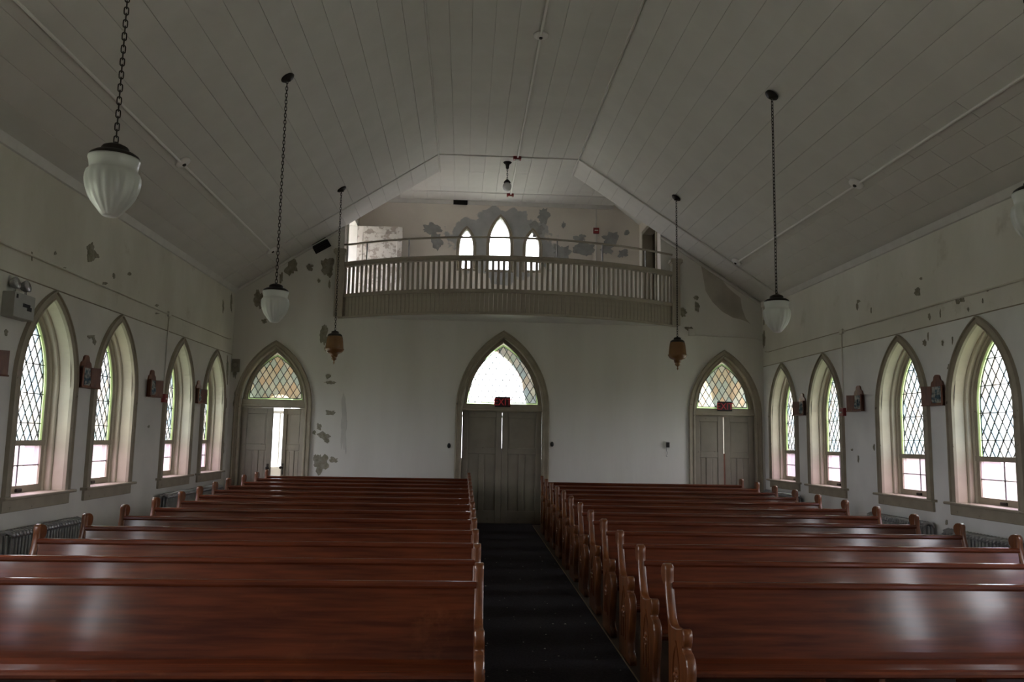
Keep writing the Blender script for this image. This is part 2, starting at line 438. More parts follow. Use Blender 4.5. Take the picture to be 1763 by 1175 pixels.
# battens and mouldings on the ceiling
def tb(name, pts, w, t, m, parent=None, label=None):
    return MB().tube(pts, w, 6).build(name, m, parent)
YT = 15.0
for i, (a, b) in enumerate([((XL, ZW), (CRL, ZC)), ((CRL, ZC), (CRR, ZC)), ((CRR, ZC), (XR, ZW))]):
    MB().tube([(a[0], YT, a[1] - .005), (b[0], YT, b[1] - .005)], .016, 6).build('cross_batten', 'ceiling_paint', ceil)
for x in (CRL, CRR):
    MB().tube([(x, YF, ZC - .004), (x, YB + .05, ZC - .004)], .018, 6).build('crease_moulding', 'ceiling_paint', ceil)
for i, (X, sg) in enumerate(((XL, 1), (XR, -1))):
    o = MB().prism([(0, 0), (.05, .03), (.035, -.02), (.02, -.065), (0, -.075)], lambda a, b, d: (X + sg * a, d, ZW + b), YF, YB).build('trim_%d' % (i + 1), 'white_paint')
    structure(o, 'narrow pale cornice where the ceiling meets the %s wall' % ('left' if sg > 0 else 'right'), 'moulding')
# rake mouldings on the entrance wall along the ceiling
for i, (a, b) in enumerate([((XL, ZW), (GXL, roof(GXL))), ((XR, ZW), (GXR, roof(GXR)))]):
    o = MB().tube([(a[0], YB - .015, a[1] - .03), (b[0], YB - .015, b[1] - .03)], .03, 6).build('trim_%d' % (i + 3), 'white_paint')
    structure(o, 'thin raking moulding above the %s doorway along the ceiling' % ('left' if i == 0 else 'right'), 'moulding')

# ------------------------------------------------------------------ gallery room and vestibule behind the entrance wall
plane_floor('floor_gallery', GXL - .1, GXR + .1, YB, YG + .1, GZ, 'white_paint', 'floor of the gallery above the vestibule')
GA, GB = CX - 2.57, CX + 2.575                          # flat of the gallery ceiling
GSZ = 6.53
gc = MB()
gp = [(GXL, GSZ), (GA, ZC), (GB, ZC), (GXR, GSZ)]
gc.sweep([[(x, YB, z + .03) for x, z in gp], [(x, YG + .1, z + .03) for x, z in gp]])
gc.sweep([[(x, YB, z + .1) for x, z in gp], [(x, YG + .1, z + .1) for x, z in gp]])
# closing face above the nave ceiling's edge
cl = [GXL, GA, CRL, CRR, GB, GXR]
for a, b in zip(cl[:-1], cl[1:]):
    za = lambda x: (GSZ + (x - GXL) / (GA - GXL) * (ZC - GSZ)) if x < GA else (ZC if x <= GB else ZC - (x - GB) / (GXR - GB) * (ZC - GSZ))
    gc.add([(a, YB + .01, min(roof(a), za(a)) + .04), (b, YB + .01, min(roof(b), za(b)) + .04), (b, YB + .01, za(b) + .12), (a, YB + .01, za(a) + .12)], [(0, 1, 2, 3)])
gceil = structure(gc.build('ceiling_gallery', 'ceiling_paint'), 'pale boarded ceiling over the gallery', 'ceiling')
n = 17; w = (GB - GA) / n
gbm = MB().bbox(-w / 2 + .0015, w / 2 - .0015, 0, YG - YB - .01, -.02, 0, .0025).mesh('ceiling_board', 'ceiling_paint')
for i in range(n): place('ceiling_board', gbm, gceil, (GA + w * (i + .5), YB, ZC + .02 + rnd.uniform(-.001, .001)))
for y in (17.33,):
    MB().tube([(GA - .1, y, ZC - .003), (GB, y, ZC - .003)], .016, 6).build('cross_batten', 'ceiling_paint', gceil)
MB().box(GA, GB, YG - .03, YG, ZC - .09, ZC).build('frieze_board', 'white_paint', gceil)

# gallery end wall (also the front of the church): three lancets above, openings below
GW = [(.70, .235, 5.42, 6.02, 6.64), (-.06, .15, 5.43, 5.95, 6.34), (1.44, .15, 5.43, 5.95, 6.34)]     # x, half width, sill, spring, apex
VW = [(-4.02, .50, .95, 1.95, 2.52), (.50, .86, 0.0, 2.4, 3.66), (5.05, .52, .95, 2.45, 3.3), (-1.9, .7, .8, 2.4, 3.6), (3.0, .7, .8, 2.4, 3.6)]          # vestibule: window, door light, window, two unseen windows added to brighten it
ge = MB()
def wall_with(y, x0, x1, zlo, zhi, ops):
    def q(a, b, z0a, z0b, z1a, z1b): ge.add([(a, y, z0a), (b, y, z0b), (b, y, z1b), (a, y, z1a)], [(0, 1, 2, 3)])
    cur = x0
    for xc, hw, zb, zs, za in sorted(ops):
        q(cur, xc - hw, zlo, zlo, zhi, zhi)
        if zb > zlo: q(xc - hw, xc + hw, zlo, zlo, zb, zb)
        for i in range(16):
            a, b = -hw + 2 * hw * i / 16, -hw + 2 * hw * (i + 1) / 16
            q(xc + a, xc + b, arch_z(a, hw, zs, za), arch_z(b, hw, zs, za), zhi, zhi)
        cur = xc + hw
    q(cur, x1, zlo, zlo, zhi, zhi)
for y in (YG, YG + .2):
    wall_with(y, GXL - .2, GXR + .2, 3.9, 7.15, GW)
    wall_with(y, XL - .3, XR + .3, -.2, 3.95, VW)
# closing reveals of the openings
for xc, hw, zb, zs, za in GW + VW:
    A = arch(hw, zb, zs, za); A = A + [A[0]]
    ge.sweep([[(xc + x, YG, z) for x, z in A], [(xc + x, YG + .2, z) for x, z in A]])
# gallery wall paint with a bared grey area round the lancets
gm = mat('gallery_paint', (.68, .63, .57), (.75, .70, .63), .8, 1.6, bump=.2, bscale=12)
nt = gm.node_tree; N = nt.nodes.new; LK = nt.links.new
b_ = nt.nodes['Principled BSDF']; src = b_.inputs['Base Color'].links[0].from_socket
tc = N('ShaderNodeTexCoord'); mp = N('ShaderNodeMapping'); mp.inputs['Location'].default_value = (-.78 / 1.35, 0, -6.0 / .98); mp.inputs['Scale'].default_value = (1 / 1.35, 0, 1 / .98)
LK(tc.outputs['Object'], mp.inputs[0])
ln = N('ShaderNodeVectorMath'); ln.operation = 'LENGTH'; LK(mp.outputs[0], ln.inputs[0])
nz = N('ShaderNodeTexNoise'); nz.inputs['Scale'].default_value = 2.6; nz.inputs['Detail'].default_value = 7; LK(tc.outputs['Object'], nz.inputs['Vector'])
ad = N('ShaderNodeMath'); ad.operation = 'MULTIPLY_ADD'; ad.inputs[1].default_value = .9; LK(nz.outputs['Fac'], ad.inputs[0]); LK(ln.outputs['Value'], ad.inputs[2])
st = N('ShaderNodeMapRange'); st.inputs[1].default_value = 1.30; st.inputs[2].default_value = 1.34; st.inputs[3].default_value = 1; st.inputs[4].default_value = 0
LK(ad.outputs[0], st.inputs[0])
n2 = N('ShaderNodeTexNoise'); n2.inputs['Scale'].default_value = 5; LK(tc.outputs['Object'], n2.inputs['Vector'])
rp = N('ShaderNodeValToRGB'); rp.color_ramp.elements[0].color = (.34, .345, .35, 1); rp.color_ramp.elements[1].color = (.50, .505, .51, 1); LK(n2.outputs['Fac'], rp.inputs[0])
mx = N('ShaderNodeMix'); mx.data_type = 'RGBA'; LK(st.outputs[0], mx.inputs[0]); LK(src, mx.inputs[6]); LK(rp.outputs[0], mx.inputs[7]); LK(mx.outputs[2], b_.inputs['Base Color'])
wg = structure(ge.build('wall_gallery', 'gallery_paint'), 'end wall of the gallery with three bright lancets and bared grey plaster', 'wall')
# gallery side walls with a doorway each, vestibule ceiling
DG = (16.35, 17.55, 6.22)                               # gallery side doorway: from, to, head
for nm, X, sg, lab in (('wall_gallery_left', GXL, -1, 'left side wall of the gallery with an open doorway'), ('wall_gallery_right', GXR, 1, 'right side wall of the gallery with a dark doorway')):
    mb = MB()
    for d in (0, .2):
        x = X + sg * d
        for a, b, z0, z1 in ((YB, DG[0], 3.9, GSZ + .1), (DG[0], DG[1], DG[2], GSZ + .1), (DG[1], YG + .1, 3.9, GSZ + .1)):
            mb.add([(x, a, z0), (x, b, z0), (x, b, z1), (x, a, z1)], [(0, 1, 2, 3)])
    mb.box(X + min(0, sg * .02), X + max(0, sg * .02) + sg * 0, DG[0] - .001, DG[0], 3.9, DG[2])
    structure(mb.build(nm, 'gallery_paint'), lab, 'wall')
# small landing behind each gallery doorway
for nm, X, sg, lab in (('wall_landing_left', GXL, -1, 'lit landing wall behind the left gallery doorway'), ('wall_landing_right', GXR, 1, 'dark landing wall behind the right gallery doorway')):
    mb = MB(); a, b = sorted((X + sg * .2, X + sg * 1.4)); xo = X + sg * 1.4
    mb.add([(xo, DG[0] - .1, 3.9), (xo, DG[1] + .4, 3.9), (xo, DG[1] + .4, 6.5), (xo, DG[0] - .1, 6.5)], [(0, 1, 2, 3)])
    for y in (DG[0] - .1, DG[1] + .4): mb.add([(a, y, 3.9), (b, y, 3.9), (b, y, 6.5), (a, y, 6.5)], [(0, 1, 2, 3)])
    for z in (4.0, 6.5): mb.add([(a, DG[0] - .1, z), (b, DG[0] - .1, z), (b, DG[1] + .4, z), (a, DG[1] + .4, z)], [(0, 1, 2, 3)])
    if sg < 0:
        # unseen window added in the landing's outer wall to brighten the gallery
        mb = MB(); y0, y1 = DG[0] + .05, DG[1] - .05
        for p, q, z0, z1 in ((DG[0] - .1, y0, 3.9, 6.5), (y1, DG[1] + .4, 3.9, 6.5), (y0, y1, 3.9, 4.7), (y0, y1, 6.3, 6.5)):
            mb.add([(xo, p, z0), (xo, q, z0), (xo, q, z1), (xo, p, z1)], [(0, 1, 2, 3)])
        for y in (DG[0] - .1, DG[1] + .4): mb.add([(a, y, 3.9), (b, y, 3.9), (b, y, 6.5), (a, y, 6.5)], [(0, 1, 2, 3)])
        for z in (4.0, 6.5): mb.add([(a, DG[0] - .1, z), (b, DG[0] - .1, z), (b, DG[1] + .4, z), (a, DG[1] + .4, z)], [(0, 1, 2, 3)])
        r = thing('window_29', (xo, (y0 + y1) / 2, 4.7), 'unseen clear window added to brighten the gallery through the left doorway', 'window', None, 'structure')
        h = (y1 - y0) / 2
        MB().box(-.004, .004, -h, h, 0, 1.6).build('pane', 'clear_glass', r)
        MB().box(-.02, .02, -.015, .015, 0, 1.6).box(-.02, .02, -h, h, .79, .82).build('muntin', 'white_paint', r)
        portal((xo - .1, (y0 + y1) / 2, 5.5), (math.pi / 2, 0, -math.pi / 2), y1 - y0, 1.6)
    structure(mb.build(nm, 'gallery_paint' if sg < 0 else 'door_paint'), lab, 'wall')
structure(MB().box(XL - .3, XR + .3, YB + .22, YG, 3.93, 3.96).build('ceiling_vestibule', 'white_paint'), 'white ceiling of the vestibule under the gallery', 'ceiling')

# the ground outside
structure(MB().box(-90, 90, -90, 110, -1.0, -.8).build('ground', 'grass'), 'green lawn outside around the church seen through the coloured glass', 'lawn')

# neighbouring houses, seen only as tints through the far panes
def house(x0, x1, y0, y1, h, label):
    o = thing('neighbouring_house', ((x0 + x1) / 2, (y0 + y1) / 2, -.8), label, 'house', 'houses outside')
    a, b = (x1 - x0) / 2, (y1 - y0) / 2
    MB().box(-a, a, -b, b, 0, h).build('house_wall', 'siding', o)
    MB().prism([(-a - .4, h), (a + .4, h), (0, h + a * .8)], lambda p, q, d: (p, d, q), -b - .4, b + .4).build('house_roof', 'grey_plaster', o)
    for k in range(3):
        for z in (1.2, 4.0):
            w = MB().box(-.45, .45, -.05, 0, 0, 1.4).build('house_window', 'white_paint', o, (-a + (k + .5) * 2 * a / 3, -b, z))
            MB().box(-.36, .36, -.07, -.05, .1, 1.3).build('house_pane', 'dark', w)
house(7.9, 14.9, 22, 30, 6.2, 'grey-beige house outside beyond the right-hand windows')
house(-11.4, -6.3, 22, 30, 6.2, 'grey-beige house outside beyond the left-hand windows')

# ------------------------------------------------------------------ side windows
def sweep_arch(prof, hw0, zb, zs, za0, k=.87):
    """prof: list of (inset, depth)"""
    mb = MB(); mb.sweep([[(x, d, z) for x, z in arch(hw0 - t, zb, zs, za0 - t * k)] for t, d in prof]); return mb
def side_window(root, fine):
    sweep_arch([(0, 0), (0, -.045), (.022, -.05), (.03, -.03), (.09, -.028), (.1, -.04), (.115, -.036), (.115, 0)], .67, .955, 2.1, 3.15).build('casing', 'trim_paint', root)
    sweep_arch([(.115, 0), (.115, .13)], .67, .955, 2.1, 3.15).build('reveal', 'reveal_paint', root)
    sweep_arch([(.115, .13), (.113, .125), (.128, .12), (.145, .128), (.15, .135), (.15, .19), (.165, .185), (.18, .192), (.185, .2)], .67, .955, 2.1, 3.15).build('stop_moulding', 'reveal_paint', root)
    sweep_arch([(.185, .2), (.20, .195), (.245, .195), (.25, .20), (.25, .25)], .67, 1.49, 2.1, 3.15).build('upper_sash', 'trim_paint', root)
    MB().bbox(-.74, .74, -.085, .03, .925, .957, .008).box(-.553, .553, .0, .26, .90, .955).build('sill', 'trim_paint', root)
    MB().bbox(-.685, .685, -.03, 0, .80, .925, .006).build('apron', 'trim_paint', root)
    s = MB()
    for sg in (-1, 1): s.box(min(sg * .485, sg * .425), max(sg * .485, sg * .425), .20, .24, .955, 1.47)
    s.box(-.485, .485, .20, .24, .955, 1.03); s.box(-.485, .485, .19, .25, 1.455, 1.515)
    s.build('lower_sash', 'trim_paint', root)
    MB().bbox(-.05, .05, .175, .20, .965, 1.0, .006).build('sash_lift', 'iron', root)
    m = MB(); m.box(-.006, .006, .212, .226, 1.03, 1.455); m.box(-.425, .425, .212, .226, 1.238, 1.248); m.build('muntin', 'lead', root)
    for u0, u1 in ((-.425, -.006), (.006, .425)):
        for z0, z1 in ((1.03, 1.238), (1.248, 1.455)):
            MB().box(-(u1 - u0) / 2, (u1 - u0) / 2, -.002, .002, -(z1 - z0) / 2, (z1 - z0) / 2).build('pane', 'pink_glass', root, ((u0 + u1) / 2, .219, (z0 + z1) / 2))
    if fine:
        leaded(root, .42, 1.515, 2.1, 2.935, .225, .034, 'pale_glass', bars=(1.70, 2.025, 2.35, 2.67))
    else:
        leaded_plain(root)
def leaded_plain(root):
    A = arch(.42, 1.515, 2.1, 2.935)
    MB().prism(A, XZ, .224, .226).build('pane', 'clear_glass', root)
    MB().sweep([[(x, .222, z) for x, z in A], [(x, .222, z) for x, z in arch(.386, 1.515, 2.1, 2.89)]]).build('border_glass', 'green_glass', root)
names_l = ['fourth window from the altar side, next to the entrance corner', 'third window, right of the red alarm box', 'second window, between two wooden plaques', 'nearest window in view, beside the emergency light']
ORD = ['nearest the entrance corner', 'second from the entrance corner', 'third from the entrance corner', 'fourth from the entrance corner', 'fifth from the entrance corner', 'sixth from the entrance corner', 'seventh from the entrance corner', 'nearest the altar']
proto = thing('window_1', (XL, WIN_Y[0], 0), '', 'window', 'side windows', 'structure', math.pi / 2)
side_window(proto, True)
proto2 = thing('window_2', (XL, WIN_Y[4], 0), '', 'window', 'side windows', 'structure', math.pi / 2)
side_window(proto2, False)
index_kids()
nwin = 2
for side, X, rz, sg in (('left', XL, math.pi / 2, -1), ('right', XR, -math.pi / 2, 1)):
    for i, yc in enumerate(WIN_Y):
        p = proto if i < 4 else proto2
        if side == 'left' and i in (0, 4): o = p
        else:
            o = copy_tree(p); nwin += 1; o.name = 'window_%d' % nwin
        o.location = (X, yc, 0); o.rotation_euler = (0, 0, rz)
        o['label'] = 'pointed leaded window in the %s wall, %s' % (side, ORD[i])
        portal((X + sg * .36, yc, 2.0), (math.pi / 2, 0, math.pi / 2 if sg > 0 else -math.pi / 2), .95, 2.1)

# ------------------------------------------------------------------ gallery lancets and vestibule openings
glab = ['tall central lancet in the gallery wall', 'small lancet left of the central gallery window', 'small lancet right of the central gallery window']
for i, (xc, hw, zb, zs, za) in enumerate(GW):
    r = thing('window_%d' % (30 + i), (xc, YG, 0), glab[i] + ', glaring white', 'window', None, 'structure')
    mb = MB(); mb.sweep([[(x, d, z) for x, z in arch(hw + t, zb - .02, zs, za + t * .95)] for t, d in ((0, .1), (0, 0), (.0, -.02), (.03, -.025), (.05, -.015), (.06, -.03), (.075, -.03), (.075, 0))])
    mb.build('casing', 'trim_paint', r)
    MB().bbox(-hw - .1, hw + .1, -.06, .02, zb - .05, zb, .006).build('sill', 'trim_paint', r)
    MB().prism(arch(hw, zb, zs, za), XZ, .09, .094).build('pane', 'clear_glass', r)
    m = MB(); m.box(-hw, hw, .08, .1, zb + .22, zb + .235)
    if hw > .2: m.box(-.008, .008, .08, .1, zb, zb + .22)
    m.build('muntin', 'trim_paint', r)
    portal((xc, YG + .25, (zb + za) / 2), (math.pi / 2, 0, math.pi), 2 * hw, za - zb)
for i, (xc, hw, zb, zs, za) in enumerate(VW):
    r = thing('window_%d' % (40 + i), (xc, YG, 0), ['clear window behind the left doorway', 'bright glazed outer entrance behind the middle doors', 'clear window behind the right doorway', 'unseen window added to light the vestibule between the left and middle doorways', 'unseen window added to light the vestibule between the middle and right doorways'][i], 'window', None, 'structure')
    MB().sweep([[(x, d, z) for x, z in arch(hw + t, zb, zs, za + t)] for t, d in ((0, 0), (0, -.03), (.09, -.03), (.09, 0))]).build('casing', 'white_paint', r)
    MB().prism(arch(hw, zb, zs, za), XZ, .1, .104).build('pane', 'clear_glass', r)
    m = MB(); m.box(-hw, hw, .09, .12, 2.1, 2.16); m.box(-.015, .015, .09, .12, zb, 2.1); m.build('muntin', 'white_paint', r)
    portal((xc, YG + .3, (zb + za) / 2), (math.pi / 2, 0, math.pi), 2 * hw, za - zb)

# ------------------------------------------------------------------ entrance doors
def door_leaf(root, w, h, loc, rz, mirror, knob=True):
    """leaf hinged at its local origin, extending to +x (or -x when mirrored)"""
    s = -1 if mirror else 1
    L = place('door_leaf', None, None) if False else None
    mb = MB(); t = .022; st = .115
    def bx(x0, x1, z0, z1, y0=-t, y1=t):
        a, b = sorted((s * x0, s * x1)); mb.bbox(a, b, y0, y1, z0, z1, .006)
    bx(0, st, .01, h); bx(w - st, w, .01, h)
    bx(st, w - st, h - .12, h); bx(st, w - st, 1.335, 1.455); bx(st, w - st, .01, .25); bx(w / 2 - .055, w / 2 + .055, .25, 1.335)
    lf = mb.build('door_leaf', 'door_paint', root, loc); lf.rotation_euler = (0, 0, rz)
    for x0, x1, z0, z1 in ((st, w - st, 1.455, h - .12), (st, w / 2 - .055, .25, 1.335), (w / 2 + .055, w - st, .25, 1.335)):
        a, b = sorted((s * x0, s * x1))
        p = MB(); p.box(a, b, -.008, .008, z0, z1); p.box(a + .025, b - .025, -.013, .013, z0 + .025, z1 - .025)
        p.build('door_panel', 'door_paint', lf)
    if knob:
        k = MB(); x = s * (w - .055)
        T = Matrix.Translation((x, -t, 1.0)) @ Matrix.Rotation(math.pi / 2, 4, 'X')
        k.lathe([(.0, 0), (.028, 0), (.028, .006), (.011, .01), (.011, .035), (.026, .045), (.03, .06), (.022, .073), (.0, .076)], 14, T=T)
        k.box(x - .022, x + .022, -t - .004, -t, .86, 1.08)
        k.build('door_knob', 'iron', lf, smooth=False)
    return lf
dlab = ['double door with the right leaf ajar left of the nave', 'tall double door at the end of the aisle under an exit sign', 'double door with a slit of light right of the nave']
for i, (xc, hw, zs, za) in enumerate(DOORS):
    r = thing('door_%d' % (i + 1), (xc, YB, 0), 'grey-brown ' + dlab[i], 'door', None, 'structure')
    T = .13 if i != 1 else .135
    # casing in two steps with a round bead
    mb = MB(); mb.sweep([[(x, d, z) for x, z in arch(hw + T - t, 0, zs, za + (T - t) * 1.12)] for t, d in
                         ((0, 0), (0, -.03), (.012, -.045), (.028, -.045), (.036, -.025), (T - .05, -.02), (T - .035, -.035), (T - .012, -.035), (T, -.02), (T, .12))])
    mb.build('casing', 'trim_paint', r)
    mb = MB(); mb.sweep([[(x, d, z) for x, z in arch(hw - t, 2.18, zs, za - t * 1.1)] for t, d in ((0, .12), (.05, .12), (.055, .14), (.075, .14), (.08, .18))])
    mb.build('transom_frame', 'trim_paint', r)
    MB().bbox(-hw, hw, .05, .2, 2.175, 2.315, .012).bbox(-hw, hw, .03, .06, 2.175, 2.21, .008).build('transom_bar', 'trim_paint', r)
    leaded(r, hw - .08, 2.315, 2.36, za - .085 - .03, .165, .032, 'pale_glass' if i == 1 else 'warm_glass', dw=.136, dh=.226, zref=2.345, bottom_border=True)
    lw = hw - .006
    if i == 0:
        door_leaf(r, lw, 2.155, (-hw, .10, 0), 0, False)
        door_leaf(r, lw, 2.155, (hw, .10, 0), -math.radians(36), True)
    elif i == 1:
        door_leaf(r, lw, 2.165, (-hw + .004, .10, 0), 0, False, False)
        door_leaf(r, lw, 2.165, (hw - .004, .10, 0), 0, True, False)
    else:
        door_leaf(r, lw - .012, 2.165, (-hw, .10, 0), 0, False, False)
        door_leaf(r, lw - .012, 2.165, (hw, .10, 0), -math.radians(7), True, False)
    MB().box(-hw, hw, .0, .22, 0, .012).build('threshold', 'floor_wood', r)
    st = MB(); st.box(-hw, hw, .126, .15, 2.145 if i else 2.158, 2.18)
    for sg in (-1, 1):
        a, b = sorted((sg * hw, sg * (hw - .03)))
        if not (i == 0 and sg > 0): st.box(a, b, .126, .15, 0, 1.25 if i == 1 else 2.17)
    st.build('door_stop', 'trim_paint', r)
    if i == 1: MB().box(-.02, .02, .122, .132, 0, 1.45).build('astragal', 'door_paint', r)
    if i == 2: MB().box(-.03, .03, .128, .14, 0, 1.42).build('astragal', 'plaque_wood', r)

# ------------------------------------------------------------------ gallery front: curved parapet with balusters
BX, BR = .85, 5.87
BYC = YB - 1.05 + BR                                    # circle centre
a1 = math.asin((4.17 - BX) / BR); a0 = math.asin((-2.52 - BX) / BR)
def bal(a, dr=0.0): return BX + (BR + dr) * math.sin(a), BYC - (BR + dr) * math.cos(a)
def arc_rail(name, r0, r1, z0, z1, m, parent, b=.01, n=40):
    rings = []
    for i in range(n + 1):
        a = a0 + (a1 - a0) * i / n; ring = []
        for r, z in ((r0, z0 + b), (r0 + b, z0), (r1 - b, z0), (r1, z0 + b), (r1, z1 - b), (r1 - b, z1), (r0 + b, z1), (r0, z1 - b)):
            x, y = bal(a, r); ring.append((x, y, z))
        rings.append(ring)
    mb = MB().sweep(rings, True); mb.add(rings[0], [tuple(range(8))]); mb.add(rings[-1], [tuple(range(7, -1, -1))])
    return mb.build(name, m, parent)
rail = thing('gallery_parapet', (0, 0, 0), 'bowed taupe wooden gallery front with balusters above the entrance doors', 'balustrade')
arc_rail('bottom_rail', -.05, .06, 4.33, 4.40, 'rail_paint', rail)
arc_rail('top_rail', -.06, .07, 4.94, 5.04, 'rail_paint', rail, .02)
arc_rail('base_moulding', -.02, .035, 3.925, 3.965, 'rail_paint', rail, .008)
# soffit and floor of the bow
mb = MB(); m_ = 40
rings = []
for i in range(m_ + 1):
    a = a0 + (a1 - a0) * i / m_; x, y = bal(a); rings.append([(x, y, 3.945), (x, YB + .02, 3.945), (x, YB + .02, 4.05), (x, y, 4.05)])
mb.sweep(rings, True); mb.build('soffit', 'white_paint', rail)
NF = 84; fbm = MB().bbox(-.0405, .0405, -.012, .012, 3.95, 4.335, .005).mesh('fascia_board', 'rail_paint')
for i in range(NF):
    a = a0 + (a1 - a0) * (i + .5) / NF; x, y = bal(a, .012); place('fascia_board', fbm, rail, (x, y, 0), (0, 0, a))
NB = 68; bm = MB().bbox(-.026, .026, -.014, .014, 4.40, 4.94, .004).mesh('baluster', 'rail_paint')
for i in range(NB):
    a = a0 + .012 + (a1 - a0 - .024) * (i + .5) / NB; x, y = bal(a); place('baluster', bm, rail, (x, y, 0), (0, 0, a))
for a in (a0, a1):
    x, y = bal(a); y = min(y, YB - .07); p = MB(); p.bbox(-.085, .085, -.085, .06, 3.95, 5.2, .01)
    np_ = p.build('newel_post', 'rail_paint', rail, (x, y, 0))
    MB().box(-.10, .10, -.10, .068, 5.19, 5.215).box(-.125, .125, -.125, .07, 5.215, 5.275).box(-.105, .105, -.105, .068, 5.275, 5.30).build('newel_cap', 'rail_paint', np_)
pts = []
for i in range(41):
    a = a0 + .01 + (a1 - a0 - .02) * i / 40; x, y = bal(a, -.02); pts.append((x, min(y, YB - .05), 5.40))
MB().tube(pts, .021, 8).build('handrail', 'rail_paint', rail)
for px_ in (598, 632, 704, 960, 1038, 1112):
    # the posts stand on the top rail under the handrail
    best = min((abs((onY(px_, 420, bal(a)[1]).x) - bal(a)[0]), a) for a in [a0 + (a1 - a0) * k / 400 for k in range(401)])
    x, y = bal(best[1], -.02); MB().tube([(x, y, 5.03), (x, y, 5.40)], .013, 8).build('handrail_post', 'silver_paint', rail)

# gallery doors
o = thing('gallery_door', (GXL + .03, 17.56, GZ), 'white peeling door standing open at the left end of the gallery', 'door')
mb = MB(); mb.bbox(0, .12, -.02, .02, 0, 2.17, .004); mb.bbox(.86, .98, -.02, .02, 0, 2.17, .004); mb.box(.12, .86, -.02, .02, 2.02, 2.17); mb.box(.12, .86, -.02, .02, .95, 1.1); mb.box(.12, .86, -.02, .02, 0, .25)
mat('peeling_white', (.50, .47, .44), (.56, .53, .50), .7, 4, wear=(.30, .26, .23), wscale=7, wlo=.5, whi=.55)
mb.build('door_leaf', 'peeling_white', o)
MB().box(.12, .86, -.008, .008, 1.1, 2.02).build('door_panel', 'peeling_white', o); MB().box(.12, .86, -.008, .008, .25, .95).build('door_panel', 'peeling_white', o)
MB().lathe([(0, 0), (.02, 0), (.012, .03), (.028, .05), (.02, .07), (0, .07)], 12, T=Matrix.Translation((.92, -.02, 1.0)) @ Matrix.Rotation(math.pi / 2, 4, 'X')).build('door_knob', 'iron', o)
for nm, X, sg, m, side in (('trim_5', GXL, 1, 'white_paint', 'left'), ('trim_6', GXR, -1, 'trim_paint', 'right')):
    mb = MB(); x0, x1 = sorted((X - sg * .2, X + sg * .025))
    for y0, y1 in ((DG[0] - .09, DG[0]), (DG[1], DG[1] + .09)): mb.box(x0, x1, y0, y1, GZ, DG[2] + .09)
    mb.box(x0, x1, DG[0] - .09, DG[1] + .09, DG[2], DG[2] + .09)
    structure(mb.build(nm, m), 'door frame at the %s end of the gallery' % side, 'door frame')

# ------------------------------------------------------------------ pews
PROFILE = [(-.52, 0), (-.055, 0), (-.07, .335), (-.072, .5), (-.057, .634), (-.023, .711), (.012, .80), (.03, .86), (.06, .866), (.092, .878), (.118, .905), (.125, .94), (.115, .968), (.09, .988),
           (.055, .998), (.025, .995), (.006, .983), (-.001, .965), (.001, .93), (.0, .886), (-.013, .83), (-.03, .78), (-.055, .715), (-.078, .67), (-.105, .645), (-.145, .634), (-.246, .641), (-.33, .658), (-.40, .675),
           (-.425, .668), (-.44, .645), (-.44, .61), (-.428, .58), (-.405, .56), (-.42, .548), (-.46, .54), (-.495, .515), (-.515, .48), (-.52, .44), (-.505, .36), (-.475, .27), (-.455, .17), (-.465, .09), (-.52, .06)]
def smooth_poly(p): return p
TH = .058
def end_mesh():
    mb = MB(); P = PROFILE; n = len(P); c = .006
    # inner outline for a softened edge
    cxp = sum(p[0] for p in P) / n; czp = sum(p[1] for p in P) / n
    def off(i, d):
        a, b, e = Vector(P[i - 1]), Vector(P[i]), Vector(P[(i + 1) % n])
        t = ((b - a).normalized() + (e - b).normalized()); t = t.normalized() if t.length > 1e-6 else (b - a).normalized()
        return (b.x - t.y * d, b.y + t.x * d)
    inn = [off(i, c) for i in range(n)]
    rings = [[(-TH / 2, y, z) for y, z in inn], [(-TH / 2 + c, y, z) for y, z in P], [(TH / 2 - c, y, z) for y, z in P], [(TH / 2, y, z) for y, z in inn]]
    mb.sweep(rings, True)
    mb.add(rings[0], [tuple(range(n))[::-1]]); mb.add(rings[3], [tuple(range(n))])
    me = mb.mesh('bench_end', 'end_wood')
    for p in me.polygons: p.use_smooth = len(p.vertices) == 4 and abs(p.normal.x) < .3
    return me
END = end_mesh()
def carving_mesh():
    """raised gothic arch with a small trefoil flourish, on the face x = 0 towards -x"""
    mb = MB(); yc, zb = -.27, .16
    A = arch(.085, zb, .36, .575, 8); B = arch(.07, zb + .012, .36, .55, 8)
    mb.sweep([[(0, yc + x, z) for x, z in A], [(-.007, yc + x, z) for x, z in A], [(-.007, yc + x, z) for x, z in B], [(0, yc + x, z) for x, z in B]])
    for dy, dz, r in ((0, .40, .022), (-.03, .365, .018), (.03, .365, .018), (0, .33, .014)):
        T = Matrix.Translation((0, yc + dy, dz)) @ Matrix.Rotation(-math.pi / 2, 4, 'Y')
        mb.lathe([(r, 0), (r * .8, .008), (r * .35, .013), (0, .014)], 10, T=T)
    mb.tube([(-.004, yc, .17), (-.006, yc, .33)], .006, 6)
    return mb.mesh('carving', 'end_wood')
CARVE = carving_mesh()
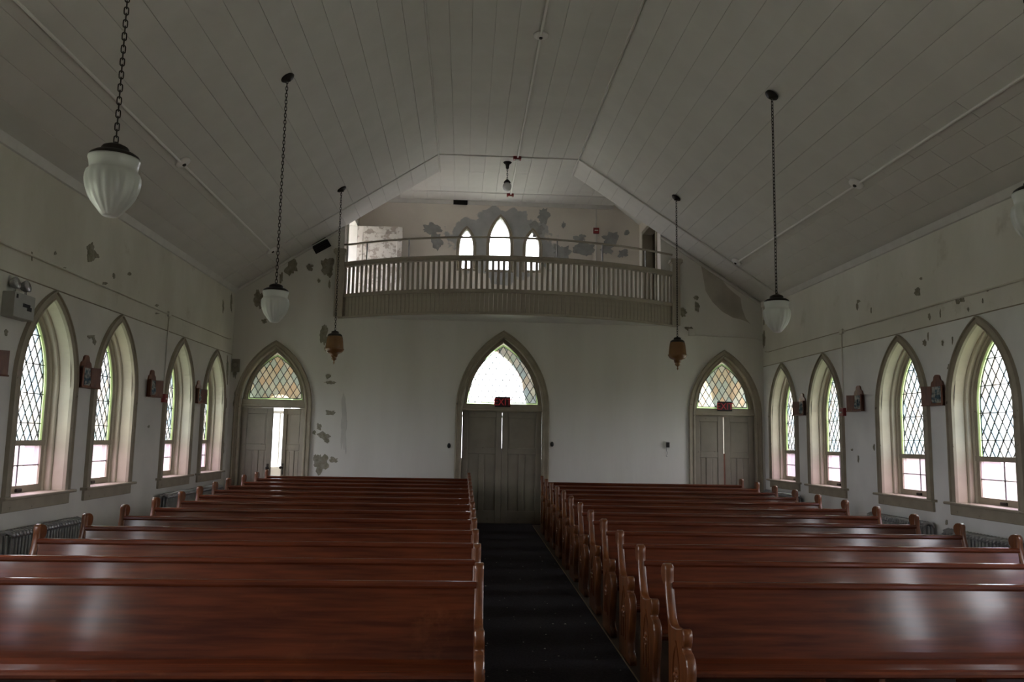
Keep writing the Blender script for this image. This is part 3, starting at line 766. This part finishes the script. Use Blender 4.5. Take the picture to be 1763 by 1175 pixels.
def pew_meshes(L):
    back = MB()
    # leaning back panel, slightly dished
    prof = [(-.003, .845), (-.028, .74), (-.052, .635), (-.073, .54), (-.089, .465), (-.097, .42)]
    t = .026
    rings = [[(0, y, z) for y, z in prof] + [(0, y + t, z) for y, z in prof[::-1]], [(L, y, z) for y, z in prof] + [(L, y + t, z) for y, z in prof[::-1]]]
    back.sweep(rings, True); back.add(rings[0], [tuple(range(len(rings[0])))]); back.add(rings[1], [tuple(range(len(rings[0])))[::-1]])
    cap = MB(); cp = [(-.012, .842), (-.016, .855), (-.014, .872), (.0, .882), (.022, .884), (.036, .874), (.038, .855), (.03, .842)]
    r = [[(0, y, z) for y, z in cp], [(L, y, z) for y, z in cp]]; cap.sweep(r, True); cap.add(r[0], [tuple(range(8))]); cap.add(r[1], [tuple(range(7, -1, -1))])
    seat = MB(); sp = [(-.097, .425), (-.2, .418), (-.33, .43), (-.41, .44), (-.445, .437), (-.458, .425), (-.46, .408), (-.445, .396), (-.097, .396)]
    r = [[(0, y, z) for y, z in sp], [(L, y, z) for y, z in sp]]; seat.sweep(r, True); seat.add(r[0], [tuple(range(9))]); seat.add(r[1], [tuple(range(8, -1, -1))])
    sup = MB().bbox(-.02, .02, -.42, -.1, 0, .397, .004)
    kneel = MB().bbox(0, L, -.01, .012, .06, .40, .003)
    return back.mesh('backrest', 'pew_wood', False), cap.mesh('back_rail', 'pew_wood'), seat.mesh('seat', 'pew_wood'), sup.mesh('seat_support', 'end_wood'), None
PM = {}
NUM = ['nearest', 'second', 'third', 'fourth', 'fifth', 'sixth', 'seventh', 'eighth', 'ninth', 'tenth', 'eleventh', 'twelfth', 'thirteenth']
def pew(side, i, x0, x1, Y):
    lab = 'dark red-brown wooden pew %s of the aisle, %s' % (side, 'nearest row to the viewer' if i == 0 else ('last row by the entrance wall' if i == (12 if side == 'left' else 11) else NUM[i] + ' row from the viewer'))
    p = thing('pew', ((x0 + x1) / 2, Y, fz(Y - .25)), lab, 'pew', 'pews %s of the aisle' % side)
    L = round(x1 - x0 - TH * 1.6, 3)
    if L not in PM: PM[L] = pew_meshes(L)
    b, c, s, u, k = PM[L]
    place('backrest', b, p, (-L / 2, 0, 0)); place('back_rail', c, p, (-L / 2, 0, 0)); place('seat', s, p, (-L / 2, 0, 0))
    for q in (-L / 6, L / 6): place('seat_support', u, p, (q, 0, 0))
    for sg in (-1, 1):
        e = place('bench_end', END, p, (sg * ((x1 - x0) / 2 - TH / 2), 0, 0))
        cv = place('carving', CARVE, e, (sg * TH / 2, 0, 0))
        if sg > 0: cv.scale = (-1, 1, 1)
    return p
for i in range(13):
    Y = 5.40 + .86 * i
    if i == 12: Y = 15.62
    pew('left', i, -3.56 - (.05 * (i - 6) if i > 6 else 0) if i < 10 else -3.70, .148 - .001 * i, Y)
for i in range(12):
    Y = 5.44 + .868 * i
    pew('right', i, 1.345 + .006 * i, 4.99 + .018 * i, Y)

# aisle carpet and its edge strip, paint chips
cb = MB(); n = 2
def strip_floor(mb, xa, xb, y0, y1, t0, t1):
    vs = [(x, y, fz(y) + t) for t in (t0, t1) for x, y in ((xa, y0), (xb, y0), (xb, y1), (xa, y1))]
    mb.add(vs, [(0, 3, 2, 1), (4, 5, 6, 7), (0, 1, 5, 4), (1, 2, 6, 5), (2, 3, 7, 6), (3, 0, 4, 7)])
strip_floor(cb, .156, 1.332, 3.2, YB - .02, 0.0, .010)
tag(cb.build('aisle_carpet', 'carpet'), 'worn near-black carpet runner along the centre aisle between the pews', 'carpet')
es = MB(); strip_floor(es, 1.332, 1.343, 3.2, YB - .3, 0.0, .013)
tag(es.build('carpet_edge_strip', 'brass'), 'thin brassy edge strip along the right side of the aisle carpet', 'strip')
ch = MB()
for i in range(120):
    y = 4.2 + 8 * rnd.random() ** 1.6; x = rnd.uniform(.2, 1.3); s = rnd.uniform(.004, .013) * (1.4 if rnd.random() < .15 else 1); a = rnd.uniform(0, 6.28)
    ch.add([(x + s * math.cos(a + k * 2.1), y + s * 1.3 * math.sin(a + k * 2.1), fz(y) + .0115 + .002 * (k % 2)) for k in range(3)], [(0, 1, 2)])
tag(ch.build('paint_chips', 'flake'), 'tiny fallen paint chips scattered on the dark aisle carpet', 'debris', kind='stuff')

# ------------------------------------------------------------------ pendant lamps
def link_mesh():
    mb = MB(); pts = []; l, w = .026, .0125
    for k in range(16):
        a = 2 * math.pi * k / 16; pts.append((w * math.cos(a), 0, (l - w) * (1 if math.sin(a) > 0.01 else -1 if math.sin(a) < -.01 else 0) + w * math.sin(a)))
    n = 6; rings = []
    for i, p in enumerate(pts):
        t = (Vector(pts[(i + 1) % 16]) - Vector(pts[i - 1])).normalized(); u = Vector((0, 1, 0)); v = t.cross(u)
        rings.append([tuple(Vector(p) + (u * math.cos(6.283 * k / n) + v * math.sin(6.283 * k / n)) * .0042) for k in range(n)])
    rings.append(rings[0]); mb.sweep(rings, True); return mb.mesh('chain_link', 'iron', True)
LINK = link_mesh()
def flutes(a, z, j): return 1 - .055 * (1 - abs(math.cos(a * 9))) * (1 if .02 < z < .27 else 0)
G1 = MB().lathe([(.0, 0), (.038, 0), (.05, .006), (.072, .03), (.095, .06), (.118, .09), (.135, .12), (.15, .16), (.159, .195), (.1625, .225), (.161, .25), (.154, .272), (.142, .285), (.138, .295), (.139, .31), (.143, .335), (.15, .355), (.149, .366), (.12, .368), (0, .368)], 80, flutes).mesh('globe', 'opal_glass', True)
CAP1 = MB().lathe([(.0, .36), (.142, .36), (.147, .37), (.140, .385), (.118, .40), (.085, .408), (.078, .415), (.080, .43), (.072, .442), (.045, .455), (.014, .462), (.010, .475), (0, .476)], 32).mesh('fitter_cap', 'iron', True)
G2 = MB().lathe([(0, .13), (.054, .13), (.062, .16), (.066, .178), (.10, .19), (.128, .205), (.148, .228), (.163, .255), (.165, .268), (.158, .275), (.154, .285), (.15, .33), (.143, .40), (.134, .46), (.127, .485), (0, .486)], 40, lambda a, z, j: 1 - .02 * (1 - abs(math.cos(a * 6))) * (1 if z > .28 else 0)).mesh('globe', 'amber_glass', True)
FIN2 = MB().lathe([(0, 0), (.008, .012), (.016, .03), (.01, .05), (.012, .062), (.022, .075), (.042, .088), (.046, .10), (.04, .115), (.05, .132), (0, .133)], 20).mesh('finial', 'amber_glass', True)
CAP2 = MB().lathe([(0, .48), (.118, .48), (.126, .49), (.118, .51), (.10, .525), (.07, .535), (.06, .55), (.066, .56), (.05, .572), (.015, .585), (.01, .60), (0, .602)], 28).mesh('fitter_cap', 'iron', True)
CAN = MB().lathe([(0, 0), (.085, 0), (.088, -.012), (.07, -.028), (.03, -.04), (.012, -.06), (0, -.06)], 24).mesh('ceiling_canopy', 'iron', True)
def lamp(x, y, zb, kind, label):
    t = thing('pendant_lamp', (x, y, zb), label, 'lamp', 'pendant lamps on chains')
    if kind == 1: place('globe', G1, t); place('fitter_cap', CAP1, t); h = .47
    else: place('globe', G2, t); place('finial', FIN2, t); place('fitter_cap', CAP2, t); h = .596
    zt = roof(x) - zb
    sgn = -1 if x < CX else 1
    place('ceiling_canopy', CAN, t, (0, 0, zt + .002), (0, sgn * math.atan(KS), 0))
    z = h + .018; k = 0
    while z < zt - .03:
        place('chain_link', LINK, t, (0, 0, z), (0, 0, (k % 2) * math.pi / 2 + .4)); z += .0425; k += 1
    return t
lamp(-2.205, 5.0, 2.925, 1, 'white fluted glass globe lamp hanging nearest the viewer, upper left')
lamp(-2.252, 9.56, 2.925, 1, 'white fluted glass globe lamp hanging before the left doorway')
lamp(-2.255, 13.98, 2.84, 2, 'amber pendant lamp with pointed tip left of the gallery front')
lamp(3.74, 5.0, 2.925, 1, 'white globe lamp cut off by the right edge of the photograph')
lamp(3.71, 9.45, 2.945, 1, 'white fluted glass globe lamp hanging before the right doorway')
lamp(3.665, 13.87, 2.865, 2, 'amber pendant lamp with pointed tip right of the gallery front')
t = thing('pendant_lamp', (.712, 15.33, 6.42), 'small glass globe lamp on a short chain above the gallery', 'lamp')
MB().lathe([(0, 0), (.03, .004), (.065, .03), (.083, .07), (.085, .1), (.074, .135), (.055, .155), (.05, .165), (0, .165)], 28).build('globe', 'clear_globe', t, smooth=True)
MB().lathe([(0, .16), (.062, .16), (.07, .175), (.055, .2), (.03, .225), (.012, .24), (0, .24)], 20).build('fitter_cap', 'iron', t, smooth=True)
MB().lathe([(0, .58), (.085, .58), (.07, .56), (.045, .545), (.032, .50), (.03, .46), (.012, .445), (0, .445)], 20).build('ceiling_canopy', 'iron', t, smooth=True)
for k in range(5): place('chain_link', LINK, t, (0, 0, .255 + .0425 * k), (0, 0, (k % 2) * math.pi / 2))

# ------------------------------------------------------------------ wooden devotional plaques between the windows
def plaque(X, Y, rz, z0, label, seed):
    t = thing('station_plaque', (X, Y, z0), label, 'plaque', 'wooden plaques between the windows', None, rz)
    h = .235; w = .135
    og = [(-w, 0), (w, 0), (w, h), (.13, h + .02), (.12, h + .045), (.105, h + .06), (.085, h + .065), (.07, h + .085), (.06, h + .12), (.03, h + .14), (-.03, h + .14), (-.06, h + .12), (-.07, h + .085), (-.085, h + .065), (-.105, h + .06), (-.12, h + .045), (-.13, h + .02), (-w, h)]
    MB().prism(og, XZ, -.022, 0).build('back_board', 'plaque_wood', t)
    for s in (-1, 1):
        T = Matrix.Translation((s * .125, -.02, 0)) @ Matrix.Rotation(s * math.radians(52), 4, 'Z')
        MB().bbox(-.009, .009, -.125, 0, 0, h, .004, T).build('side_wing', 'plaque_wood', t)
    MB().prism([(-.235, -.105), (.235, -.105), (.14, 0), (-.14, 0)], lambda a, b, d: (a, b, d), -.018, 0).build('shelf', 'plaque_wood', t)
    m = mat('relief_%d' % seed, (.05, .10, .13), (.42, .42, .38), .6, 16 + seed % 5, detail=2, lo=.42, hi=.58)
    rr = random.Random(seed); p = MB(); p.box(-.095, .095, -.03, -.022, .02, h - .01)
    # a low relief of a few standing shapes
    for k in range(3):
        x = -.055 + .055 * k + rr.uniform(-.012, .012); hh = rr.uniform(.10, .16)
        p.lathe([(.018, .03), (.026, .05), (.022, .03 + hh * .6), (.013, .03 + hh * .75), (.017, .03 + hh * .9), (.006, .03 + hh)], 8, T=Matrix.Translation((x, -.032, 0)))
    p.build('relief_picture', 'relief_%d' % seed, t)
pl = {9.95: 'between the two nearest windows', 12.02: 'beside the red alarm box', 14.10: 'nearest the entrance corner', 7.93: 'at the edge of the view'}
for side, X, rz in (('left', XL, math.pi / 2), ('right', XR, -math.pi / 2)):
    for k, (y, d) in enumerate(pl.items()):
        plaque(X, y, rz, 2.15, 'small dark wooden devotional plaque on the %s wall %s' % (side, d), k * 2 + (side == 'right'))

# ------------------------------------------------------------------ radiators
SEC = None
def radiator(X, sg, y0, y1, label):
    global SEC
    zf = fz((y0 + y1) / 2)
    t = thing('radiator', (X - sg * .14, y0, zf), label, 'radiator', 'cast-iron radiators')
    n = int((y1 - y0) / .062)
    if SEC is None:
        mb = MB()
        for u in (-.05, 0, .05):
            mb.tube([(u, 0, .09), (u, 0, .72)], .019, 8)
        mb.tube([(-.066, 0, .70), (-.05, 0, .735), (0, 0, .755), (.05, 0, .735), (.066, 0, .70)], .024, 8)
        mb.tube([(-.066, 0, .12), (0, 0, .105), (.066, 0, .12)], .024, 8)
        SEC = mb.mesh('radiator_section', 'silver_paint', True)
    for k in range(n): place('radiator_section', SEC, t, (0, .03 + k * .062, 0))
    for y in (.03, n * .062 - .03): MB().box(-.07, .07, y - .02, y + .02, 0, .11).build('foot', 'silver_paint', t)
    MB().tube([(0, -.06, .10), (0, n * .062, .10)], .014, 8).build('pipe', 'silver_paint', t)
radiator(XL, -1, 8.30, 9.85, 'dull silver radiator under the nearest window on the left wall')
radiator(XL, -1, 12.45, 15.2, 'long dull radiator under the far pair of left windows')
radiator(XR, 1, 8.25, 9.72, 'silver radiator under the nearest window on the right wall')
radiator(XR, 1, 10.05, 11.55, 'silver radiator under the second window in view on the right wall')
radiator(XR, 1, 14.1, 15.6, 'silver radiator by the entrance corner of the right wall')

# ------------------------------------------------------------------ wall services
e = thing('emergency_light', (XL, 8.30, 2.72), 'grey emergency light box with two round lamp heads on the left wall', 'emergency light', None, None, math.pi / 2)
MB().bbox(-.19, .19, -.12, 0, 0, .25, .008).build('housing', 'grey_enamel', e)
MB().box(-.03, .10, -.124, -.12, .12, .155).box(.05, .13, -.124, -.12, .09, .13).build('display_window', 'dark', e)
MB().box(-.16, -.13, -.123, -.12, .19, .23).build('badge', 'dark', e)
for x in (-.09, .11):
    h = MB().tube([(x, -.06, .25), (x, -.06, .29)], .012, 8).build('lamp_neck', 'chrome', e)
    T = Matrix.Translation((x, -.05, .345)) @ Matrix.Rotation(math.radians(75), 4, 'X') @ Matrix.Rotation(math.radians(0), 4, 'Y')
    MB().lathe([(0, -.045), (.03, -.04), (.052, -.015), (.06, .02), (.062, .03), (.055, .034), (0, .038)], 20, T=T).build('lamp_head', 'lens', e, smooth=True)
for side, X, sg, y in (('left', XL, 1, 12.52), ('right', XR, -1, 12.52)):
    t = thing('alarm_call_point', (X, y, 2.08), 'small red fire alarm box on the %s wall between the window pairs' % side, 'alarm', 'alarm boxes', None, math.pi / 2 if sg > 0 else -math.pi / 2)
    MB().bbox(-.06, .06, -.06, 0, 0, .125, .006).build('housing', 'alarm_red', t)
    MB().box(-.035, .035, -.07, -.06, .045, .065).build('pull_bar', 'white_paint', t)
    c = MB().tube([(X + sg * .012, y, 2.2), (X + sg * .012, y, 3.42)], .011, 8).build('riser_conduit', 'wall_paint')
    tag(c, 'thin painted conduit rising from the alarm box on the %s wall' % side, 'conduit')
    c = MB().bbox(X + min(0, sg * .03), X + max(0, sg * .03), y - .05, y + .05, 3.38, 3.46, .005).build('junction_box', 'wall_paint')
    tag(c, 'small painted junction box above the %s alarm box' % side, 'junction box')
    c = MB().tube([(X + sg * .014, YF + 1, 3.435), (X + sg * .014, y, 3.42)], .014, 8).build('wall_conduit', 'wall_paint')
    tag(c, 'painted conduit running along the %s wall above the windows' % side, 'conduit')
    c = MB().tube([(X + sg * .006, y, 3.425), (X + sg * .006, YB - .3, 3.435), (X + sg * .006, YB - .12, 3.46)], .007, 6).build('wall_wire', 'trim_paint')
    tag(c, 'thin wire continuing from the %s junction box to the entrance corner' % side, 'wire')
    c = MB().tube([(X + sg * .006, YF + 1, 3.165), (X + sg * .006, YB - .02, 3.165)], .0075, 6).build('picture_rail_wire', 'trim_paint')
    tag(c, 'thin dark cable along the %s wall at the window points' % side, 'cable')
# ceiling conduits with round heat detectors
def conduit_line(x, y0, y1, label, dets, red=()):
    z = roof(x) - .024
    c = MB().tube([(x, y0, z), (x, y1, z)], .016, 8).build('ceiling_conduit', 'conduit_white'); tag(c, label, 'conduit')
    for y, lab in dets:
        d = thing('heat_detector', (x, y, roof(x)), lab, 'detector', 'round ceiling detectors')
        ang = 0 if CRL < x < CRR else (-math.atan(KS) if x < CX else math.atan(KS))
        d.rotation_euler = (0, ang, 0)
        MB().lathe([(0, -.045), (.04, -.045), (.055, -.035), (.095, -.028), (.10, 0), (0, 0)], 24).build('detector_base', 'conduit_white', d, smooth=True)
        MB().lathe([(0, -.062), (.02, -.06), (.026, -.044), (0, -.044)], 14).build('sensor', 'iron', d)
conduit_line(-3.64, YF + 2, 15.0, 'white conduit along the left slope of the ceiling', [(10.15, 'round white detector on the left ceiling slope, nearer one'), (14.95, 'round white detector on the left ceiling slope near the entrance wall')])
conduit_line(5.055, YF + 2, 14.8, 'white conduit along the right slope of the ceiling', [(10.06, 'round white detector on the right ceiling slope, nearer one'), (14.79, 'round white detector on the right ceiling slope near the entrance wall')])
conduit_line(.89, YF + 2, 17.3, 'white conduit along the flat centre of the ceiling', [(10.26, 'round white detector on the flat of the ceiling')])
for y, lab in ((15.0, 'dark red detector on the ceiling beside the small gallery lamp'), (17.36, 'bright red box on the ceiling over the gallery windows')):
    d = thing('ceiling_sounder', (.88, y, ZC), lab, 'alarm'); MB().bbox(-.075, .075, -.05, .05, -.06, 0, .006).build('housing', 'alarm_red', d)
    MB().lathe([(0, -.085), (.045, -.08), (.05, -.06), (0, -.06)], 16).build('sensor', 'white_paint', d)
d = thing('alarm_bell_box', (2.89, YG, 6.33), 'red alarm box on the gallery wall right of the lancets', 'alarm')
MB().bbox(-.065, .065, -.05, 0, 0, .13, .006).build('housing', 'alarm_red', d); MB().box(-.04, .04, -.056, -.05, .055, .08).build('strobe', 'white_paint', d)
c = MB().tube([(2.89, YG - .012, 6.465), (2.89, YG - .012, 6.9), (2.93, YG - .05, 6.98)], .011, 8).build('gallery_conduit', 'white_paint'); tag(c, 'white conduit rising from the red alarm box on the gallery wall', 'conduit')
c = MB().tube([(2.89, YG - .012, GZ + .01), (2.89, YG - .012, 6.325)], .011, 8).build('gallery_conduit', 'white_paint'); tag(c, 'white conduit below the red alarm box on the gallery wall', 'conduit')
# vents
d = thing('ceiling_vent', (-.217, YG - .03, 6.90), 'dark grille at the top of the gallery wall', 'vent')
MB().box(-.16, .16, -.012, 0, -.005, .10).build('frame', 'dark', d)
for k in range(5): MB().box(-.15, .15, -.02, -.012, .004 + k * .019, .012 + k * .019).build('slat', 'iron', d)
d = thing('wall_vent', (-2.95, YB, 5.42), 'dark tilted square vent grille beside the gallery under the left ceiling slope', 'vent')
d.rotation_euler = (0, -math.radians(31), 0)
MB().box(-.17, .17, -.03, 0, -.15, .15).build('frame', 'iron', d)
for k in range(7): MB().box(-.155, .155, -.04, -.03, -.135 + k * .042, -.115 + k * .042).build('slat', 'dark', d)
# exit signs
def exit_sign(x, y, z, w, h, label):
    t = thing('exit_sign', (x, y, z), label, 'sign', 'exit signs')
    MB().bbox(-w / 2, w / 2, -.06, 0, 0, h, .008).build('housing', 'dark', t)
    cu = bpy.data.curves.new('exit_text', 'FONT'); cu.body = 'EXIT'; cu.size = h * .98; cu.align_x = 'CENTER'; cu.extrude = .002
    to = bpy.data.objects.new('exit_text', cu); col.objects.link(to)
    dg = bpy.context.evaluated_depsgraph_get(); me = bpy.data.meshes.new_from_object(to.evaluated_get(dg))
    col.objects.unlink(to); bpy.data.objects.remove(to)
    me.materials.clear(); me.materials.append(MATS['exit_letters'])
    for v in me.vertices: v.co = (v.co.x * .88, -v.co.z, v.co.y)
    place('lettering', me, t, (0, -.0625, h * .16))
exit_sign(.735, YB + .03, 2.255, .30, .2, 'dark exit sign with dim red letters over the middle double door')
exit_sign(5.165, YB + .03, 2.262, .285, .19, 'dark red exit sign over the right doorway')
# knobs and thermostat on the entrance wall
for x, z, lab in ((-.292, 1.485, 'small black oval fitting on the wall left of the middle door'), (1.72, 1.548, 'small black oval fitting on the wall right of the middle door')):
    T = Matrix.Translation((x, YB, z)) @ Matrix.Rotation(math.pi / 2, 4, 'X') @ Matrix.Diagonal((.8, 1.2, 1, 1))
    tag(MB().lathe([(0, 0), (.04, 0), (.042, .008), (.03, .02), (.012, .028), (0, .028)], 18, T=T).build('black_wall_fitting', 'dark'), lab, 'fitting')
t = thing('thermostat', (3.99, YB, 1.505), 'small white thermostat with a dark face and dangling wires', 'thermostat')
MB().bbox(-.055, .055, -.02, 0, 0, .14, .006).build('backplate', 'white_paint', t)
MB().box(-.01, .05, -.045, -.02, .02, .12).build('dial', 'dark', t)
MB().tube([(-.005, -.01, 0), (-.01, -.02, -.04), (.01, -.018, -.075), (.012, -.016, -.11), (-.012, -.015, -.14), (-.01, -.015, -.155), (.01, -.015, -.16)], .003, 5).build('loose_wire', 'iron', t)
t = thing('junction_box', (4.51, YB, 3.755), 'small cream box on the entrance wall left of the right doorway arch', 'box')
MB().bbox(-.065, .065, -.05, 0, 0, .14, .006).build('housing', 'wall_paint', t)
MB().tube([(.06, -.012, .02), (1.3, -.012, -.02), (1.44, -.012, -.06)], .010, 6).build('wire_moulding', 'wall_paint', t)
t = thing('corner_plate', (-4.45, YB, 2.83), 'brown square plate with a round boss in the left entrance corner', 'plate')
MB().bbox(-.075, .075, -.03, 0, 0, .25, .006).build('backplate', 'door_paint', t)
MB().lathe([(.03, 0), (.05, .006), (.055, .02), (.04, .03), (0, .03)], 18, T=Matrix.Translation((0, -.03, .13)) @ Matrix.Rotation(math.pi / 2, 4, 'X')).build('boss', 'door_paint', t)

# ------------------------------------------------------------------ peeled paint: thin irregular patches and curling flakes on the walls
def blob(parent, plane, px_, py_, rx, ry, m, seed, name='peeled_patch', th=.003, n=30, rough=.45):
    rr = random.Random(seed); pts = []; th += .0003 * (seed % 17)
    if plane[0] == 'Y': f = lambda x, y: onY(x, y, plane[1])
    else: f = lambda x, y: onX(x, y, plane[1])
    o3 = rr.uniform(0, 90)
    for k in range(n):
        a = 2 * math.pi * k / n
        q = 1 + rough * 1.3 * noise.fractal(Vector((math.cos(a) * 1.6 + o3, math.sin(a) * 1.6, o3)), .8, 2.2, 4)
        q = max(.3, min(1.7, q))
        pts.append(f(px_ + rx * q * math.cos(a), py_ + ry * q * math.sin(a)))
    off = Vector((0, -th, 0)) if plane[0] == 'Y' else Vector((th if plane[1] < 0 else -th, 0, 0))
    c = sum((p for p in pts), Vector()) / n
    vs = [c + off] + [p + off for p in pts] + [p for p in pts]
    fs = [(0, 1 + k, 1 + (k + 1) % n) for k in range(n)] + [(1 + k, 1 + n + k, 1 + n + (k + 1) % n, 1 + (k + 1) % n) for k in range(n)]
    o = MB().add(vs, fs).build(name, m, parent)
    return o
PB, PL_, PR_, PG = ('Y', YB), ('X', XL), ('X', XR), ('Y', YG)
BACK = [(568, 711, 9, 4), (549, 735, 5, 5), (557, 750, 10, 5), (562, 758, 5, 5), (553, 797, 12, 17), (575, 792, 8, 5), (569, 659, 9, 2.5), (565, 648, 4, 3), (558, 577, 7, 17), (564, 600, 6, 6),
        (502, 462, 11, 13), (534, 460, 6, 5), (564, 462, 11, 18), (446, 515, 7, 14), (567, 490, 2, 6), (549, 484, 2.5, 3), (455, 553, 5, 4), (484, 480, 3, 9), (1199, 513, 4, 4), (1186, 566, 6, 3.5), (1176, 539, 6, 8), (1200, 528, 4, 8),
        (545, 790, 5, 8), (541, 745, 3, 4), (405, 690, 3, 20), (404, 640, 3, 12)]
for i, b in enumerate(BACK): blob(wb, PB, *b, 'plaster', i + 1)
SP = [(430, 440), (450, 500), (465, 580), (480, 670), (530, 750), (600, 820), (680, 865), (745, 880), (790, 900), (812, 915), (775, 872), (748, 800), (735, 720), (690, 685), (640, 640), (590, 575), (520, 515)]
sp = [onY(1102 + x * .2349, 344 + y * .2349, YB) for x, y in SP]; cn = sum(sp, Vector()) / len(sp); nn = len(sp)
MB().add([cn + Vector((0, -.0015, 0))] + [p + Vector((0, -.0015, 0)) for p in sp], [(0, 1 + k, 1 + (k + 1) % nn) for k in range(nn)]).build('water_stain', 'stain', wb)
blob(wb, PB, 592, 732, 5, 48, 'soot', 77, 'water_stain', .001, 60, .5)
LEFT = [(156, 434, 8, 16), (165, 440, 5, 5), (95, 436, 2, 3), (223, 472, 3, 3), (180, 488, 4, 2.5), (270, 526, 3, 2), (398, 521, 1.6, 16), (384, 528, 1.2, 10), (196, 475, 2, 5), (161, 585, 2, 5), (157, 580, 6, 3), (163, 590, 2, 5), (10, 572, 3, 5), (256, 735, 2, 2), (388, 690, 1.5, 18), (384, 770, 1.5, 14), (391, 640, 1.2, 22), (270, 540, 3, 1.2), (110, 462, 3, 2), (55, 440, 1, 8)]
for i, b in enumerate(LEFT): blob(wl, PL_, *b, 'plaster' if i != 0 else 'plaster', 100 + i)
RIGHT = [(1580, 503, 5, 6), (1586, 480, 2, 2), (1478, 519, 3, 2), (1476, 528, 1.5, 6), (1619, 540, 1, 8), (1598, 580, 1.2, 6), (1592, 590, 3, 5), (1623, 590, 1.6, 5), (1640, 585, 1, 6), (1667, 533, 2, 3), (1637, 632, 4, 6), (1649, 520, 3, 5), (1657, 517, 4, 4), (1692, 518, 1, 4), (1600, 545, 2, 5), (1500, 535, 1, 4), (1505, 770, 1.2, 5), (1478, 790, 1, 6), (1467, 775, 2, 2), (1630, 900, 2, 5), (1700, 500, 2, 2), (1316, 545, 2, 14), (1315, 585, 2.5, 14)]
for i, b in enumerate(RIGHT): blob(wr, PR_, *b, 'plaster', 200 + i)
GAL = [(1052, 411, 14, 13), (1045, 430, 10, 10), (1003, 428, 20, 10), (1012, 436, 8, 5), (966, 434, 16, 12), (1072, 437, 8, 7), (1079, 401, 5, 4), (998, 410, 10, 6), (741, 394, 14, 10), (752, 414, 9, 14), (935, 372, 10, 16), (970, 388, 3, 5), (925, 395, 14, 12)]
for i, b in enumerate(GAL): blob(wg, PG, *b, 'grey_plaster', 300 + i)
